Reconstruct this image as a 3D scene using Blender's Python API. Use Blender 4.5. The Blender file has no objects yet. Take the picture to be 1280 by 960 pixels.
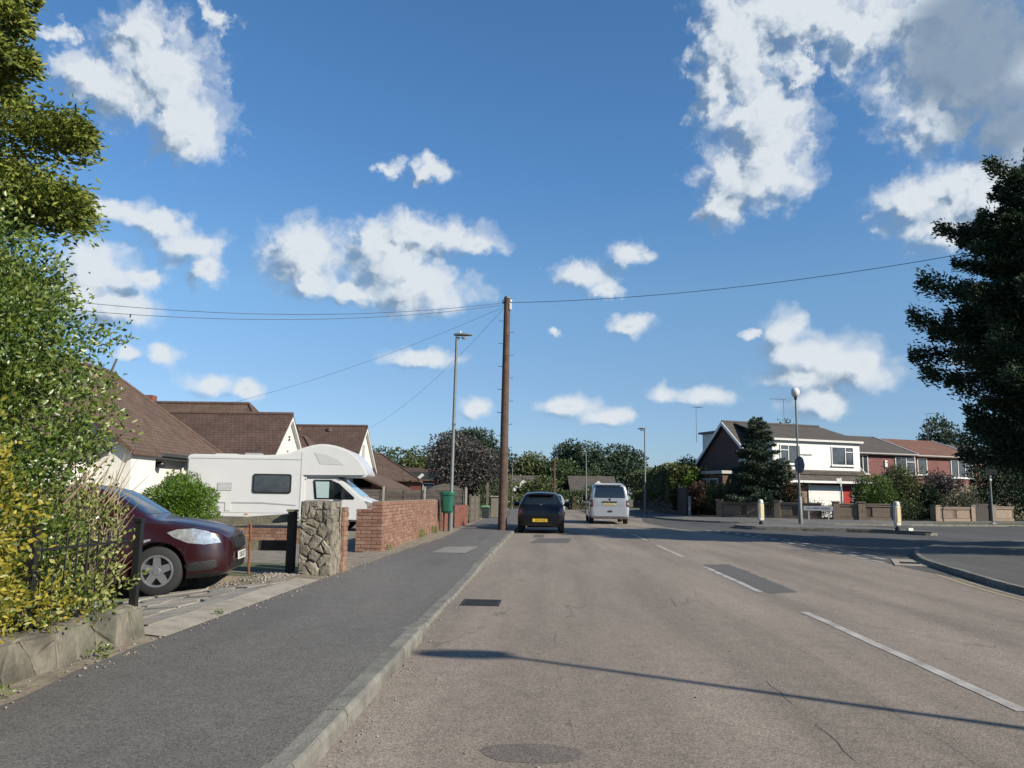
import bpy, bmesh, math, random
import numpy as np
from mathutils import Vector, Matrix
from mathutils.bvhtree import BVHTree
from mathutils.geometry import delaunay_2d_cdt

R = math.radians
rng = np.random.default_rng(7)
random.seed(7)
scene = bpy.context.scene
COL = scene.collection

# ------------------------------------------------------------------ camera
cam_d = bpy.data.cameras.new('camera')
cam = bpy.data.objects.new('camera', cam_d)
COL.objects.link(cam)
cam_d.sensor_fit = 'HORIZONTAL'
cam_d.sensor_width = 36.0
cam_d.lens = 36.0 * 1000.0 / 1280.0
cam_d.clip_start = 0.05
cam_d.clip_end = 3000.0
cam.matrix_world = (Matrix.Translation((0, 0, 1.3)) @ Matrix.Rotation(R(2.6624), 4, 'Z')
                    @ Matrix.Rotation(R(90 + 7.9335), 4, 'X') @ Matrix.Rotation(R(0.8), 4, 'Z'))
scene.camera = cam

# ------------------------------------------------------------------ light
SUN_EL, SUN_AZ = R(31.0), R(119.4)          # azimuth clockwise from +Y
sun_dir = Vector((math.sin(SUN_AZ) * math.cos(SUN_EL), math.cos(SUN_AZ) * math.cos(SUN_EL), math.sin(SUN_EL)))
sun_d = bpy.data.lights.new('sun', 'SUN')
sun_d.energy = 5.0
sun_d.angle = R(0.55)
sun_d.color = (1.0, 0.91, 0.77)
sun = bpy.data.objects.new('sun', sun_d)
COL.objects.link(sun)
sun.rotation_euler = (-sun_dir).to_track_quat('-Z', 'Y').to_euler()
sun.location = (40, -25, 60)

scene.view_settings.view_transform = 'Standard'
scene.view_settings.look = 'None'
scene.view_settings.exposure = 0.78
scene.view_settings.gamma = 1.0
scene.view_settings.use_curve_mapping = False
scene.cycles.max_bounces = 6
scene.cycles.transparent_max_bounces = 8
scene.cycles.sample_clamp_indirect = 6.0

world = bpy.data.worlds.new('World')
scene.world = world
world.use_nodes = True

# every cloud of the sky: azimuth, elevation, half width, half height (degrees)
CLOUDS = [
(-27.81,26.35,3,2.56),(-26.04,23.53,2.14,1.85),(-29.02,28.65,1.72,1.56),(-32.03,25.76,1.67,0.99),(-30.17,24.91,2.63,1.62),(-34.19,27.4,0.67,0.43),
(-24.66,30.69,0.85,0.59),(-30.28,17.74,1.5,0.64),(-27.85,17.47,1.95,0.86),(-25.75,16.06,1.9,1.04),(-24.38,14.65,1.02,0.83),(-30.87,13.48,2.05,1.75),
(-29.33,11.63,1.63,1.12),(-32.12,12.05,1.78,1.48),(-27.95,13.6,0.96,0.62),(-28.79,8.85,0.57,0.41),(-26.39,8.95,0.97,0.68),(-17.53,16.29,2.32,1.79),
(-18.85,17.25,1.21,0.96),(-16.89,14.59,1.44,1.2),(-11.58,16.44,2.76,2.21),(-9.78,14.46,3.58,1.52),(-13.07,17.72,1.26,1.31),(-14.45,13.99,1.91,0.77),
(-7.55,18.01,2.82,1),(-9.63,18.75,1.99,0.88),(-5.47,17.64,1.42,0.62),(-12.11,22.49,0.7,0.47),(-9.05,22.68,1.3,0.59),(-9.34,9.67,2.18,0.51),
(-5.23,6.34,1.03,0.62),(-23.48,7.03,1.41,0.59),(-21.16,6.84,0.83,0.6),(2.69,15.63,1.64,0.79),(3.8,14.66,1.16,0.56),(5.73,17.18,1.39,0.61),
(5.81,12.15,1.15,0.62),(0.38,11.68,0.35,0.23),(1.39,6.43,1.95,0.63),(4.07,5.75,1.59,0.51),(8.08,7.21,0.78,0.5),(10.95,7.01,1.47,0.5),
(16.52,11.44,1.15,0.97),(17.39,9.62,1.96,1.19),(19.89,8.96,2.73,1.43),(21.6,8.77,1.16,1.04),(17.33,8.06,2.3,0.64),(18.4,6.46,1.66,0.91),
(12.93,31.84,1.72,1.85),(14.29,29.8,2.7,2.83),(12.24,27.6,1.59,1.38),(15.26,25.3,2.86,2.48),(16.26,22.66,2.26,2.13),(14.04,21.6,2.53,1.66),
(12.6,19.77,1.56,0.96),(18.24,31.35,4.32,1.63),(21.99,29.93,2.65,1.98),(18.1,28.34,0.96,1.42),(28.06,26.96,4.31,3.09),(26.47,24.07,2.32,1.67),
(30.21,25.56,2.59,2.63),(25.87,29.68,2.87,2.18),(31.26,22.16,2.51,1.79),(25.69,18.92,2.41,1.66),(24.67,19.27,1.33,0.98),(27.81,19.79,1.25,1.18),
(29.28,18.58,1.72,2.12),(26.49,16.83,1.82,0.98),(27.16,8.94,0.65,0.5),(14.29,11.22,0.48,0.28)]
_r = random.Random(3)
for _ in range(26):                          # the same broken cumulus all round the rest of the sky
    a = _r.uniform(42, 318); e = _r.uniform(4, 50); s = 0.5 + e / 18
    for k in range(1):
        CLOUDS.append((((a + _r.uniform(-2, 2) * s + 180) % 360) - 180, e + _r.uniform(-.6, .6) * s, s * _r.uniform(1, 2), s * _r.uniform(.5, .9)))


def build_sky():
    nt = world.node_tree; N = nt.nodes; L = nt.links
    N.clear()
    out = N.new('ShaderNodeOutputWorld')
    sky = N.new('ShaderNodeTexSky'); sky.sky_type = 'NISHITA'
    sky.sun_disc = False; sky.sun_elevation = SUN_EL; sky.sun_rotation = SUN_AZ
    sky.altitude = 50; sky.air_density = 1.0; sky.dust_density = 0.35; sky.ozone_density = 2.2
    tc = N.new('ShaderNodeTexCoord')
    sep = N.new('ShaderNodeSeparateXYZ'); L.new(tc.outputs['Generated'], sep.inputs[0])

    def math_(op, a, b=None, c=None, tree=nt):
        m = tree.nodes.new('ShaderNodeMath'); m.operation = op
        for i, v in enumerate((a, b, c)):
            if v is None: continue
            if isinstance(v, (int, float)): m.inputs[i].default_value = v
            else: tree.links.new(v, m.inputs[i])
        return m.outputs[0]
    az = math_('DEGREES', math_('ARCTAN2', sep.outputs['X'], sep.outputs['Y']))
    el = math_('DEGREES', math_('ARCSINE', sep.outputs['Z']))
    comb = N.new('ShaderNodeCombineXYZ'); L.new(az, comb.inputs[0]); L.new(el, comb.inputs[1])

    # ---- node group: cloud density at (azimuth, elevation)
    g = bpy.data.node_groups.new('cloud_field', 'ShaderNodeTree')
    g.interface.new_socket('P', in_out='INPUT', socket_type='NodeSocketVector')
    g.interface.new_socket('Field', in_out='OUTPUT', socket_type='NodeSocketFloat')
    gi = g.nodes.new('NodeGroupInput'); go = g.nodes.new('NodeGroupOutput')
    n1 = g.nodes.new('ShaderNodeTexNoise'); n1.inputs['Scale'].default_value = 0.42
    n1.inputs['Detail'].default_value = 6; n1.inputs['Roughness'].default_value = 0.62
    g.links.new(gi.outputs[0], n1.inputs['Vector'])
    sb = g.nodes.new('ShaderNodeVectorMath'); sb.operation = 'SUBTRACT'; sb.inputs[1].default_value = (.5, .5, .5)
    g.links.new(n1.outputs['Color'], sb.inputs[0])
    sc_ = g.nodes.new('ShaderNodeVectorMath'); sc_.operation = 'MULTIPLY'; sc_.inputs[1].default_value = (5.6, 3.8, 0)
    g.links.new(sb.outputs[0], sc_.inputs[0])
    # small clouds near the horizon warp less
    sp = g.nodes.new('ShaderNodeSeparateXYZ'); g.links.new(gi.outputs[0], sp.inputs[0])
    wf = math_('MULTIPLY_ADD', sp.outputs[1], 0.036, 0.12, tree=g)
    wsc = g.nodes.new('ShaderNodeVectorMath'); wsc.operation = 'SCALE'
    g.links.new(sc_.outputs[0], wsc.inputs[0]); g.links.new(wf, wsc.inputs['Scale'])
    ad = g.nodes.new('ShaderNodeVectorMath'); ad.operation = 'ADD'
    g.links.new(gi.outputs[0], ad.inputs[0]); g.links.new(wsc.outputs[0], ad.inputs[1])
    acc = None; cur = ad.outputs[0]          # evaluated one after another: the position is handed on through each cloud
    for ci, (a, e, ra, re) in enumerate(CLOUDS):
        mp = g.nodes.new('ShaderNodeMapping')
        mp.inputs['Scale'].default_value = (1 / (ra * 1.34), 1 / (re * 1.34), 0)
        mp.inputs['Location'].default_value = (-a / (ra * 1.34), -e / (re * 1.34), 0)
        g.links.new(cur, mp.inputs['Vector'])
        ln = g.nodes.new('ShaderNodeVectorMath'); ln.operation = 'LENGTH'
        g.links.new(mp.outputs[0], ln.inputs[0])
        acc = ln.outputs['Value'] if acc is None else math_('SMOOTH_MIN', acc, ln.outputs['Value'], 0.34, tree=g)
        if ci % 5 != 4: continue
        hand = g.nodes.new('ShaderNodeVectorMath'); hand.operation = 'MULTIPLY_ADD'; hand.inputs[1].default_value = (1e-9, 1e-9, 0)
        g.links.new(acc, hand.inputs[0]); g.links.new(cur, hand.inputs[2]); cur = hand.outputs[0]
    fld = math_('SUBTRACT', 1.0, acc, tree=g)
    n2 = g.nodes.new('ShaderNodeTexNoise'); n2.inputs['Scale'].default_value = 0.62
    n2.inputs['Detail'].default_value = 6; n2.inputs['Roughness'].default_value = 0.52
    g.links.new(gi.outputs[0], n2.inputs['Vector'])
    vo = g.nodes.new('ShaderNodeTexVoronoi'); vo.feature = 'SMOOTH_F1'; vo.voronoi_dimensions = '2D'      # billows
    vo.inputs['Scale'].default_value = 0.62; vo.inputs['Smoothness'].default_value = 0.7
    vo.inputs['Detail'].default_value = 1.0; vo.inputs['Roughness'].default_value = 0.45; vo.normalize = True
    g.links.new(ad.outputs[0], vo.inputs['Vector'])
    nb = math_('MULTIPLY_ADD', vo.outputs['Distance'], -1.0, 0.36, tree=g)
    nn = math_('ADD', math_('MULTIPLY_ADD', n2.outputs['Fac'], 0.50, -0.235, tree=g), nb, tree=g)
    g.links.new(math_('ADD', fld, nn, tree=g), go.inputs[0])

    def field(vec):
        q = N.new('ShaderNodeGroup'); q.node_tree = g; L.new(vec, q.inputs[0]); return q.outputs[0]
    f0 = field(comb.outputs[0])
    of = N.new('ShaderNodeVectorMath'); of.operation = 'ADD'; of.inputs[1].default_value = (1.15, 1.0, 0)
    L.new(comb.outputs[0], of.inputs[0])
    f1 = field(of.outputs[0])

    def maprange(v, a, b, c, d, smooth=True):
        m = N.new('ShaderNodeMapRange'); m.interpolation_type = 'SMOOTHSTEP' if smooth else 'LINEAR'
        m.inputs['From Min'].default_value = a; m.inputs['From Max'].default_value = b
        m.inputs['To Min'].default_value = c; m.inputs['To Max'].default_value = d
        L.new(v, m.inputs['Value']); return m.outputs['Result']
    alpha = maprange(f0, -0.22, 0.72, 0.0, 0.95)
    grad = math_('SUBTRACT', f0, f1)                       # > 0 where the cloud thins towards the sun
    lit = maprange(grad, -0.62, 0.34, 0.0, 1.0)
    thick = maprange(f0, 0.75, 1.3, 0.0, 0.35)            # deep middles are greyer
    lit2 = math_('MULTIPLY', lit, math_('SUBTRACT', 1.0, thick))
    deep = None                                            # the one thick cloud, whose grey underside is turned to us
    for (a, e, ra, re) in ((28.3, 27.5, 4.6, 4.2), (30.0, 23.0, 3.6, 2.6), (33, 29, 5, 4)):
        mp = N.new('ShaderNodeMapping'); mp.inputs['Scale'].default_value = (1 / ra, 1 / re, 0); mp.inputs['Location'].default_value = (-a / ra, -e / re, 0)
        L.new(comb.outputs[0], mp.inputs['Vector'])
        ln = N.new('ShaderNodeVectorMath'); ln.operation = 'LENGTH'; L.new(mp.outputs[0], ln.inputs[0])
        deep = ln.outputs['Value'] if deep is None else math_('SMOOTH_MIN', deep, ln.outputs['Value'], .3)
    lit2 = math_('MULTIPLY', lit2, maprange(deep, 0.55, 1.3, 0.08, 1.0))
    cr = N.new('ShaderNodeValToRGB')
    cr.color_ramp.elements[0].position = 0.0; cr.color_ramp.elements[0].color = (0.20, 0.28, 0.385, 1)
    cr.color_ramp.elements[1].position = 0.85; cr.color_ramp.elements[1].color = (0.70, 0.745, 0.785, 1)
    m_ = cr.color_ramp.elements.new(0.42); m_.color = (0.50, 0.575, 0.655, 1)
    L.new(lit2, cr.inputs[0])
    # the sky itself
    hsv = N.new('ShaderNodeHueSaturation'); hsv.inputs['Saturation'].default_value = 1.0
    tint = N.new('ShaderNodeValToRGB')                     # the clear deep blue of this air, paler at the horizon
    te = tint.color_ramp.elements
    te[0].position = 0.0; te[0].color = (.415, .53, .80, 1); te[1].position = 1.0; te[1].color = (.475, .80, 1.0, 1)
    tm = te.new(.35); tm.color = (.61, .785, .885, 1)
    tm = te.new(.2); tm.color = (.54, .645, .78, 1)
    tm = te.new(.55); tm.color = (.515, .79, .98, 1)
    L.new(maprange(el, 0.0, 40.0, 0.0, 1.0, False), tint.inputs[0])
    tv = N.new('ShaderNodeVectorMath'); tv.operation = 'MULTIPLY'
    L.new(sky.outputs[0], tv.inputs[0]); L.new(tint.outputs[0], tv.inputs[1])
    L.new(tv.outputs[0], hsv.inputs['Color'])
    b1 = N.new('ShaderNodeBackground'); b1.inputs['Strength'].default_value = 0.0922
    L.new(hsv.outputs[0], b1.inputs['Color'])
    b2 = N.new('ShaderNodeBackground'); b2.inputs['Strength'].default_value = 0.626
    L.new(cr.outputs[0], b2.inputs['Color'])
    mx = N.new('ShaderNodeMixShader')
    L.new(alpha, mx.inputs[0]); L.new(b1.outputs[0], mx.inputs[1]); L.new(b2.outputs[0], mx.inputs[2])
    L.new(mx.outputs[0], out.inputs[0])
    world.cycles.sampling_method = 'MANUAL'
    world.cycles.sample_map_resolution = 512


build_sky()

# ------------------------------------------------------------------ helpers: things and meshes
def tag(o, label=None, cat=None, group=None, kind=None):
    if label: o['label'] = label
    if cat: o['category'] = cat
    if group: o['group'] = group
    if kind: o['kind'] = kind
    return o


def thing(name, label, cat, loc=(0, 0, 0), rz=0.0, group=None, lean=(0, 0)):
    o = bpy.data.objects.new(name, None)
    o.empty_display_size = 0.2
    COL.objects.link(o)
    o.location = loc
    o.rotation_euler = (R(lean[0]), R(lean[1]), R(rz))
    return tag(o, label, cat, group)


def link(o, parent=None, loc=None):
    COL.objects.link(o)
    if parent: o.parent = parent
    if loc is not None: o.location = loc
    return o


def copy_tree(o, parent=None):
    c = o.copy(); COL.objects.link(c); c.parent = parent
    for ch in list(o.children): copy_tree(ch, c)
    return c


class MB:
    def __init__(s): s.v = []; s.f = []
    def add(s, vs, fs):
        n = len(s.v); s.v += [tuple(v) for v in vs]; s.f += [tuple(i + n for i in f) for f in fs]; return s
    def box(s, c, d, rz=0.0, top=None):
        """c centre, d full sizes; top = scale of the upper face"""
        x, y, z = d[0] / 2, d[1] / 2, d[2] / 2; t = top if top else (1, 1)
        cs, sn = math.cos(rz), math.sin(rz); vs = []
        for (zz, k) in ((-z, (1, 1)), (z, t)):
            for (a, b) in ((-1, -1), (1, -1), (1, 1), (-1, 1)):
                px, py = a * x * k[0], b * y * k[1]
                vs.append((c[0] + px * cs - py * sn, c[1] + px * sn + py * cs, c[2] + zz))
        return s.add(vs, [(3, 2, 1, 0), (4, 5, 6, 7), (0, 1, 5, 4), (1, 2, 6, 5), (2, 3, 7, 6), (3, 0, 4, 7)])
    def prism(s, poly, a, b, axis='z'):
        """poly 2-D, extruded from a to b; axis z: (x,y), axis y: (x,z), axis x: (y,z)"""
        def P(p, h): return (p[0], p[1], h) if axis == 'z' else ((p[0], h, p[1]) if axis == 'y' else (h, p[0], p[1]))
        n = len(poly)
        area = sum(poly[i][0] * poly[(i + 1) % n][1] - poly[(i + 1) % n][0] * poly[i][1] for i in range(n))
        if area < 0: poly = poly[::-1]
        if axis == 'y': a, b = max(a, b), min(a, b)
        else: a, b = min(a, b), max(a, b)
        vs = [P(p, a) for p in poly] + [P(p, b) for p in poly]
        fs = [tuple(range(n))[::-1], tuple(range(n, 2 * n))]
        fs += [(i, (i + 1) % n, (i + 1) % n + n, i + n) for i in range(n)]
        return s.add(vs, fs)
    def tube(s, pts, rad, n=8, cap=True):
        pts = [Vector(p) for p in pts]
        if not hasattr(rad, '__len__'): rad = [rad] * len(pts)
        base = len(s.v); vs = []
        t0 = (pts[1] - pts[0]).normalized()
        u = t0.cross(Vector((0, 0, 1)))
        if u.length < 1e-3: u = Vector((1, 0, 0))
        u.normalize()
        for i, p in enumerate(pts):
            t = (pts[min(i + 1, len(pts) - 1)] - pts[max(i - 1, 0)])
            t.normalize()
            u = (u - t * u.dot(t)).normalized(); w = t.cross(u)
            for k in range(n):
                a = 2 * math.pi * k / n
                vs.append(p + (u * math.cos(a) + w * math.sin(a)) * rad[i])
        fs = []
        for i in range(len(pts) - 1):
            for k in range(n):
                fs.append((i * n + k, i * n + (k + 1) % n, (i + 1) * n + (k + 1) % n, (i + 1) * n + k))
        if cap:
            fs.append(tuple(range(n))[::-1]); fs.append(tuple(range((len(pts) - 1) * n, len(pts) * n)))
        return s.add(vs, fs)
    def lathe(s, prof, n=24, c=(0, 0, 0), axis='z', cap=True):
        """prof list of (r, h)"""
        vs = []
        for (r, h) in prof:
            for k in range(n):
                a = 2 * math.pi * k / n
                p = (r * math.cos(a), r * math.sin(a), h)
                if axis == 'y': p = (p[0], p[2], p[1])
                elif axis == 'x': p = (p[2], p[0], p[1])
                vs.append((p[0] + c[0], p[1] + c[1], p[2] + c[2]))
        fs = []
        for i in range(len(prof) - 1):
            for k in range(n):
                q = (i * n + k, i * n + (k + 1) % n, (i + 1) * n + (k + 1) % n, (i + 1) * n + k)
                fs.append(q if axis != 'y' else q[::-1])
        if cap: fs.append(tuple(range(n))[::-1]); fs.append(tuple(range((len(prof) - 1) * n, len(prof) * n)))
        return s.add(vs, fs)
    def mesh(s, name):
        m = bpy.data.meshes.new(name); m.from_pydata(s.v, [], s.f); m.update(); return m
    def build(s, name, mat, parent=None, smooth=False, bevel=0.0, loc=None, fix=False):
        m = s.mesh(name)
        if bevel or fix:
            bm = bmesh.new(); bm.from_mesh(m)
            if fix: bmesh.ops.recalc_face_normals(bm, faces=bm.faces)
            if bevel:
                es = [e for e in bm.edges if len(e.link_faces) == 2 and e.calc_face_angle(0) > 0.6]
                bmesh.ops.bevel(bm, geom=es, offset=bevel, segments=2, affect='EDGES', clamp_overlap=True)
            bm.to_mesh(m); bm.free()
        if smooth:
            m.polygons.foreach_set('use_smooth', [True] * len(m.polygons))
            try: m.set_sharp_from_angle(angle=R(40))
            except Exception: pass
        m.materials.append(mat)
        return link(bpy.data.objects.new(name, m), parent, loc)


def np_mesh(name, verts, faces, mat, smooth=False):
    """verts (N,3), faces (M,k) arrays"""
    m = bpy.data.meshes.new(name)
    verts = np.asarray(verts, np.float32); faces = np.asarray(faces, np.int32)
    k = faces.shape[1]
    m.vertices.add(len(verts)); m.vertices.foreach_set('co', verts.ravel())
    m.loops.add(faces.size); m.loops.foreach_set('vertex_index', faces.ravel())
    m.polygons.add(len(faces)); m.polygons.foreach_set('loop_start', np.arange(0, faces.size, k, dtype=np.int32))
    m.update(calc_edges=True)
    if smooth: m.polygons.foreach_set('use_smooth', np.ones(len(faces), bool))
    if mat: m.materials.append(mat)
    return m


def text_mesh(name, s, size, mat, parent, loc, rot, extrude=0.001, xscale=1.0, align='CENTER'):
    c = bpy.data.curves.new(name, 'FONT'); c.body = s; c.size = size; c.extrude = extrude
    c.align_x = align; c.align_y = 'CENTER'; c.resolution_u = 2
    o = bpy.data.objects.new(name, c); COL.objects.link(o)
    dg = bpy.context.evaluated_depsgraph_get()
    m = bpy.data.meshes.new_from_object(o.evaluated_get(dg))
    bpy.data.objects.remove(o); bpy.data.curves.remove(c)
    m.materials.clear(); m.materials.append(mat)
    t = bpy.data.objects.new(name, m); link(t, parent, loc); t.rotation_euler = rot; t.scale = (xscale, 1, 1)
    return t


# ------------------------------------------------------------------ materials
MATS = {}
K = 0.675
def kc(c): return tuple(min(1.0, v * K) for v in c)


def mat(name, col, rough=0.7, var=0.0, scale=6.0, bump=0.0, bscale=40.0, metal=0.0, col2=None, spec=0.5, coat=0.0, detail=5, dist=0.02, trans=0.0):
    """plain principled with noise mottling between col and col2 (or darker/lighter) and fine bump"""
    if name in MATS: return MATS[name]
    col = kc(col); col2 = kc(col2) if col2 else None
    m = bpy.data.materials.new(name); m.use_nodes = True
    nt = m.node_tree; p = nt.nodes['Principled BSDF']; L = nt.links
    p.inputs['Roughness'].default_value = rough; p.inputs['Metallic'].default_value = metal
    p.inputs['Specular IOR Level'].default_value = spec
    p.inputs['Coat Weight'].default_value = coat; p.inputs['Coat Roughness'].default_value = 0.04
    p.inputs['Transmission Weight'].default_value = trans
    p.inputs['Base Color'].default_value = (*col, 1)
    if var or col2:
        tc = nt.nodes.new('ShaderNodeTexCoord'); n = nt.nodes.new('ShaderNodeTexNoise')
        n.inputs['Scale'].default_value = scale; n.inputs['Detail'].default_value = detail; n.inputs['Roughness'].default_value = 0.65
        L.new(tc.outputs['Object'], n.inputs['Vector'])
        r = nt.nodes.new('ShaderNodeValToRGB')
        a = tuple(c * (1 - var) for c in col); b = col2 if col2 else tuple(min(1, c * (1 + var)) for c in col)
        r.color_ramp.elements[0].position = 0.32; r.color_ramp.elements[1].position = 0.68
        r.color_ramp.elements[0].color = (*a, 1); r.color_ramp.elements[1].color = (*b, 1)
        L.new(n.outputs['Fac'], r.inputs[0]); L.new(r.outputs[0], p.inputs['Base Color'])
    if bump:
        tc = nt.nodes.new('ShaderNodeTexCoord'); n2 = nt.nodes.new('ShaderNodeTexNoise')
        n2.inputs['Scale'].default_value = bscale; n2.inputs['Detail'].default_value = 4
        L.new(tc.outputs['Object'], n2.inputs['Vector'])
        b = nt.nodes.new('ShaderNodeBump'); b.inputs['Strength'].default_value = bump; b.inputs['Distance'].default_value = dist
        L.new(n2.outputs['Fac'], b.inputs['Height']); L.new(b.outputs[0], p.inputs['Normal'])
    MATS[name] = m
    return m


def per_island(name, cols, rough=0.8, bump=0.0, bscale=60, spec=0.4, var=0.25, nscale=9.0):
    """each separate piece takes its own tone out of cols, with mottling inside it"""
    if name in MATS: return MATS[name]
    m = bpy.data.materials.new(name); m.use_nodes = True
    nt = m.node_tree; p = nt.nodes['Principled BSDF']; L = nt.links
    p.inputs['Roughness'].default_value = rough; p.inputs['Specular IOR Level'].default_value = spec
    oi = nt.nodes.new('ShaderNodeObjectInfo'); ge = nt.nodes.new('ShaderNodeNewGeometry')
    ad = nt.nodes.new('ShaderNodeMath'); ad.operation = 'ADD'; L.new(oi.outputs['Random'], ad.inputs[0]); L.new(ge.outputs['Random Per Island'], ad.inputs[1])
    fr = nt.nodes.new('ShaderNodeMath'); fr.operation = 'FRACT'; L.new(ad.outputs[0], fr.inputs[0])
    r = nt.nodes.new('ShaderNodeValToRGB')
    els = r.color_ramp.elements
    while len(els) < len(cols): els.new(0.5)
    for i, c in enumerate(cols):
        els[i].position = i / max(1, len(cols) - 1); els[i].color = (*kc(c), 1)
    L.new(fr.outputs[0], r.inputs[0])
    n = nt.nodes.new('ShaderNodeTexNoise'); n.inputs['Scale'].default_value = nscale; n.inputs['Detail'].default_value = 6
    L.new(ge.outputs['Position'], n.inputs['Vector'])
    mr = nt.nodes.new('ShaderNodeMapRange'); mr.inputs['From Min'].default_value = .3; mr.inputs['From Max'].default_value = .7
    mr.inputs['To Min'].default_value = 1 - var; mr.inputs['To Max'].default_value = 1 + var
    L.new(n.outputs['Fac'], mr.inputs['Value'])
    vm = nt.nodes.new('ShaderNodeVectorMath'); vm.operation = 'SCALE'
    L.new(r.outputs[0], vm.inputs[0]); L.new(mr.outputs[0], vm.inputs['Scale'])
    L.new(vm.outputs[0], p.inputs['Base Color'])
    if bump:
        n2 = nt.nodes.new('ShaderNodeTexNoise'); n2.inputs['Scale'].default_value = bscale; n2.inputs['Detail'].default_value = 5
        L.new(ge.outputs['Position'], n2.inputs['Vector'])
        b = nt.nodes.new('ShaderNodeBump'); b.inputs['Strength'].default_value = bump; b.inputs['Distance'].default_value = 0.015
        L.new(n2.outputs['Fac'], b.inputs['Height']); L.new(b.outputs[0], p.inputs['Normal'])
    MATS[name] = m
    return m


def leaf_mat(name, cols, transl=0.3, rough=0.5, spec=0.4):
    """cols from rare-dark to rare-light, one tone per leaf"""
    if name in MATS: return MATS[name]
    m = bpy.data.materials.new(name); m.use_nodes = True
    nt = m.node_tree; L = nt.links; p = nt.nodes['Principled BSDF']; out = nt.nodes['Material Output']
    p.inputs['Roughness'].default_value = rough; p.inputs['Specular IOR Level'].default_value = spec
    ge = nt.nodes.new('ShaderNodeNewGeometry')
    n = nt.nodes.new('ShaderNodeTexNoise'); n.inputs['Scale'].default_value = 1.6; n.inputs['Detail'].default_value = 3
    L.new(ge.outputs['Position'], n.inputs['Vector'])
    mx = nt.nodes.new('ShaderNodeMath'); mx.operation = 'MULTIPLY_ADD'; mx.inputs[1].default_value = 0.62; mx.inputs[2].default_value = -0.13
    L.new(ge.outputs['Random Per Island'], mx.inputs[0])
    ad = nt.nodes.new('ShaderNodeMath'); ad.operation = 'MULTIPLY_ADD'; ad.inputs[1].default_value = 0.52
    L.new(n.outputs['Fac'], ad.inputs[0]); L.new(mx.outputs[0], ad.inputs[2])
    r = nt.nodes.new('ShaderNodeValToRGB'); els = r.color_ramp.elements
    while len(els) < len(cols): els.new(0.5)
    for i, c in enumerate(cols):
        els[i].position = i / (len(cols) - 1); els[i].color = (*kc(c), 1)
    L.new(ad.outputs[0], r.inputs[0]); L.new(r.outputs[0], p.inputs['Base Color'])
    t = nt.nodes.new('ShaderNodeBsdfTranslucent'); L.new(r.outputs[0], t.inputs['Color'])
    ms = nt.nodes.new('ShaderNodeMixShader'); ms.inputs[0].default_value = transl
    L.new(p.outputs[0], ms.inputs[1]); L.new(t.outputs[0], ms.inputs[2]); L.new(ms.outputs[0], out.inputs[0])
    MATS[name] = m
    return m


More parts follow.
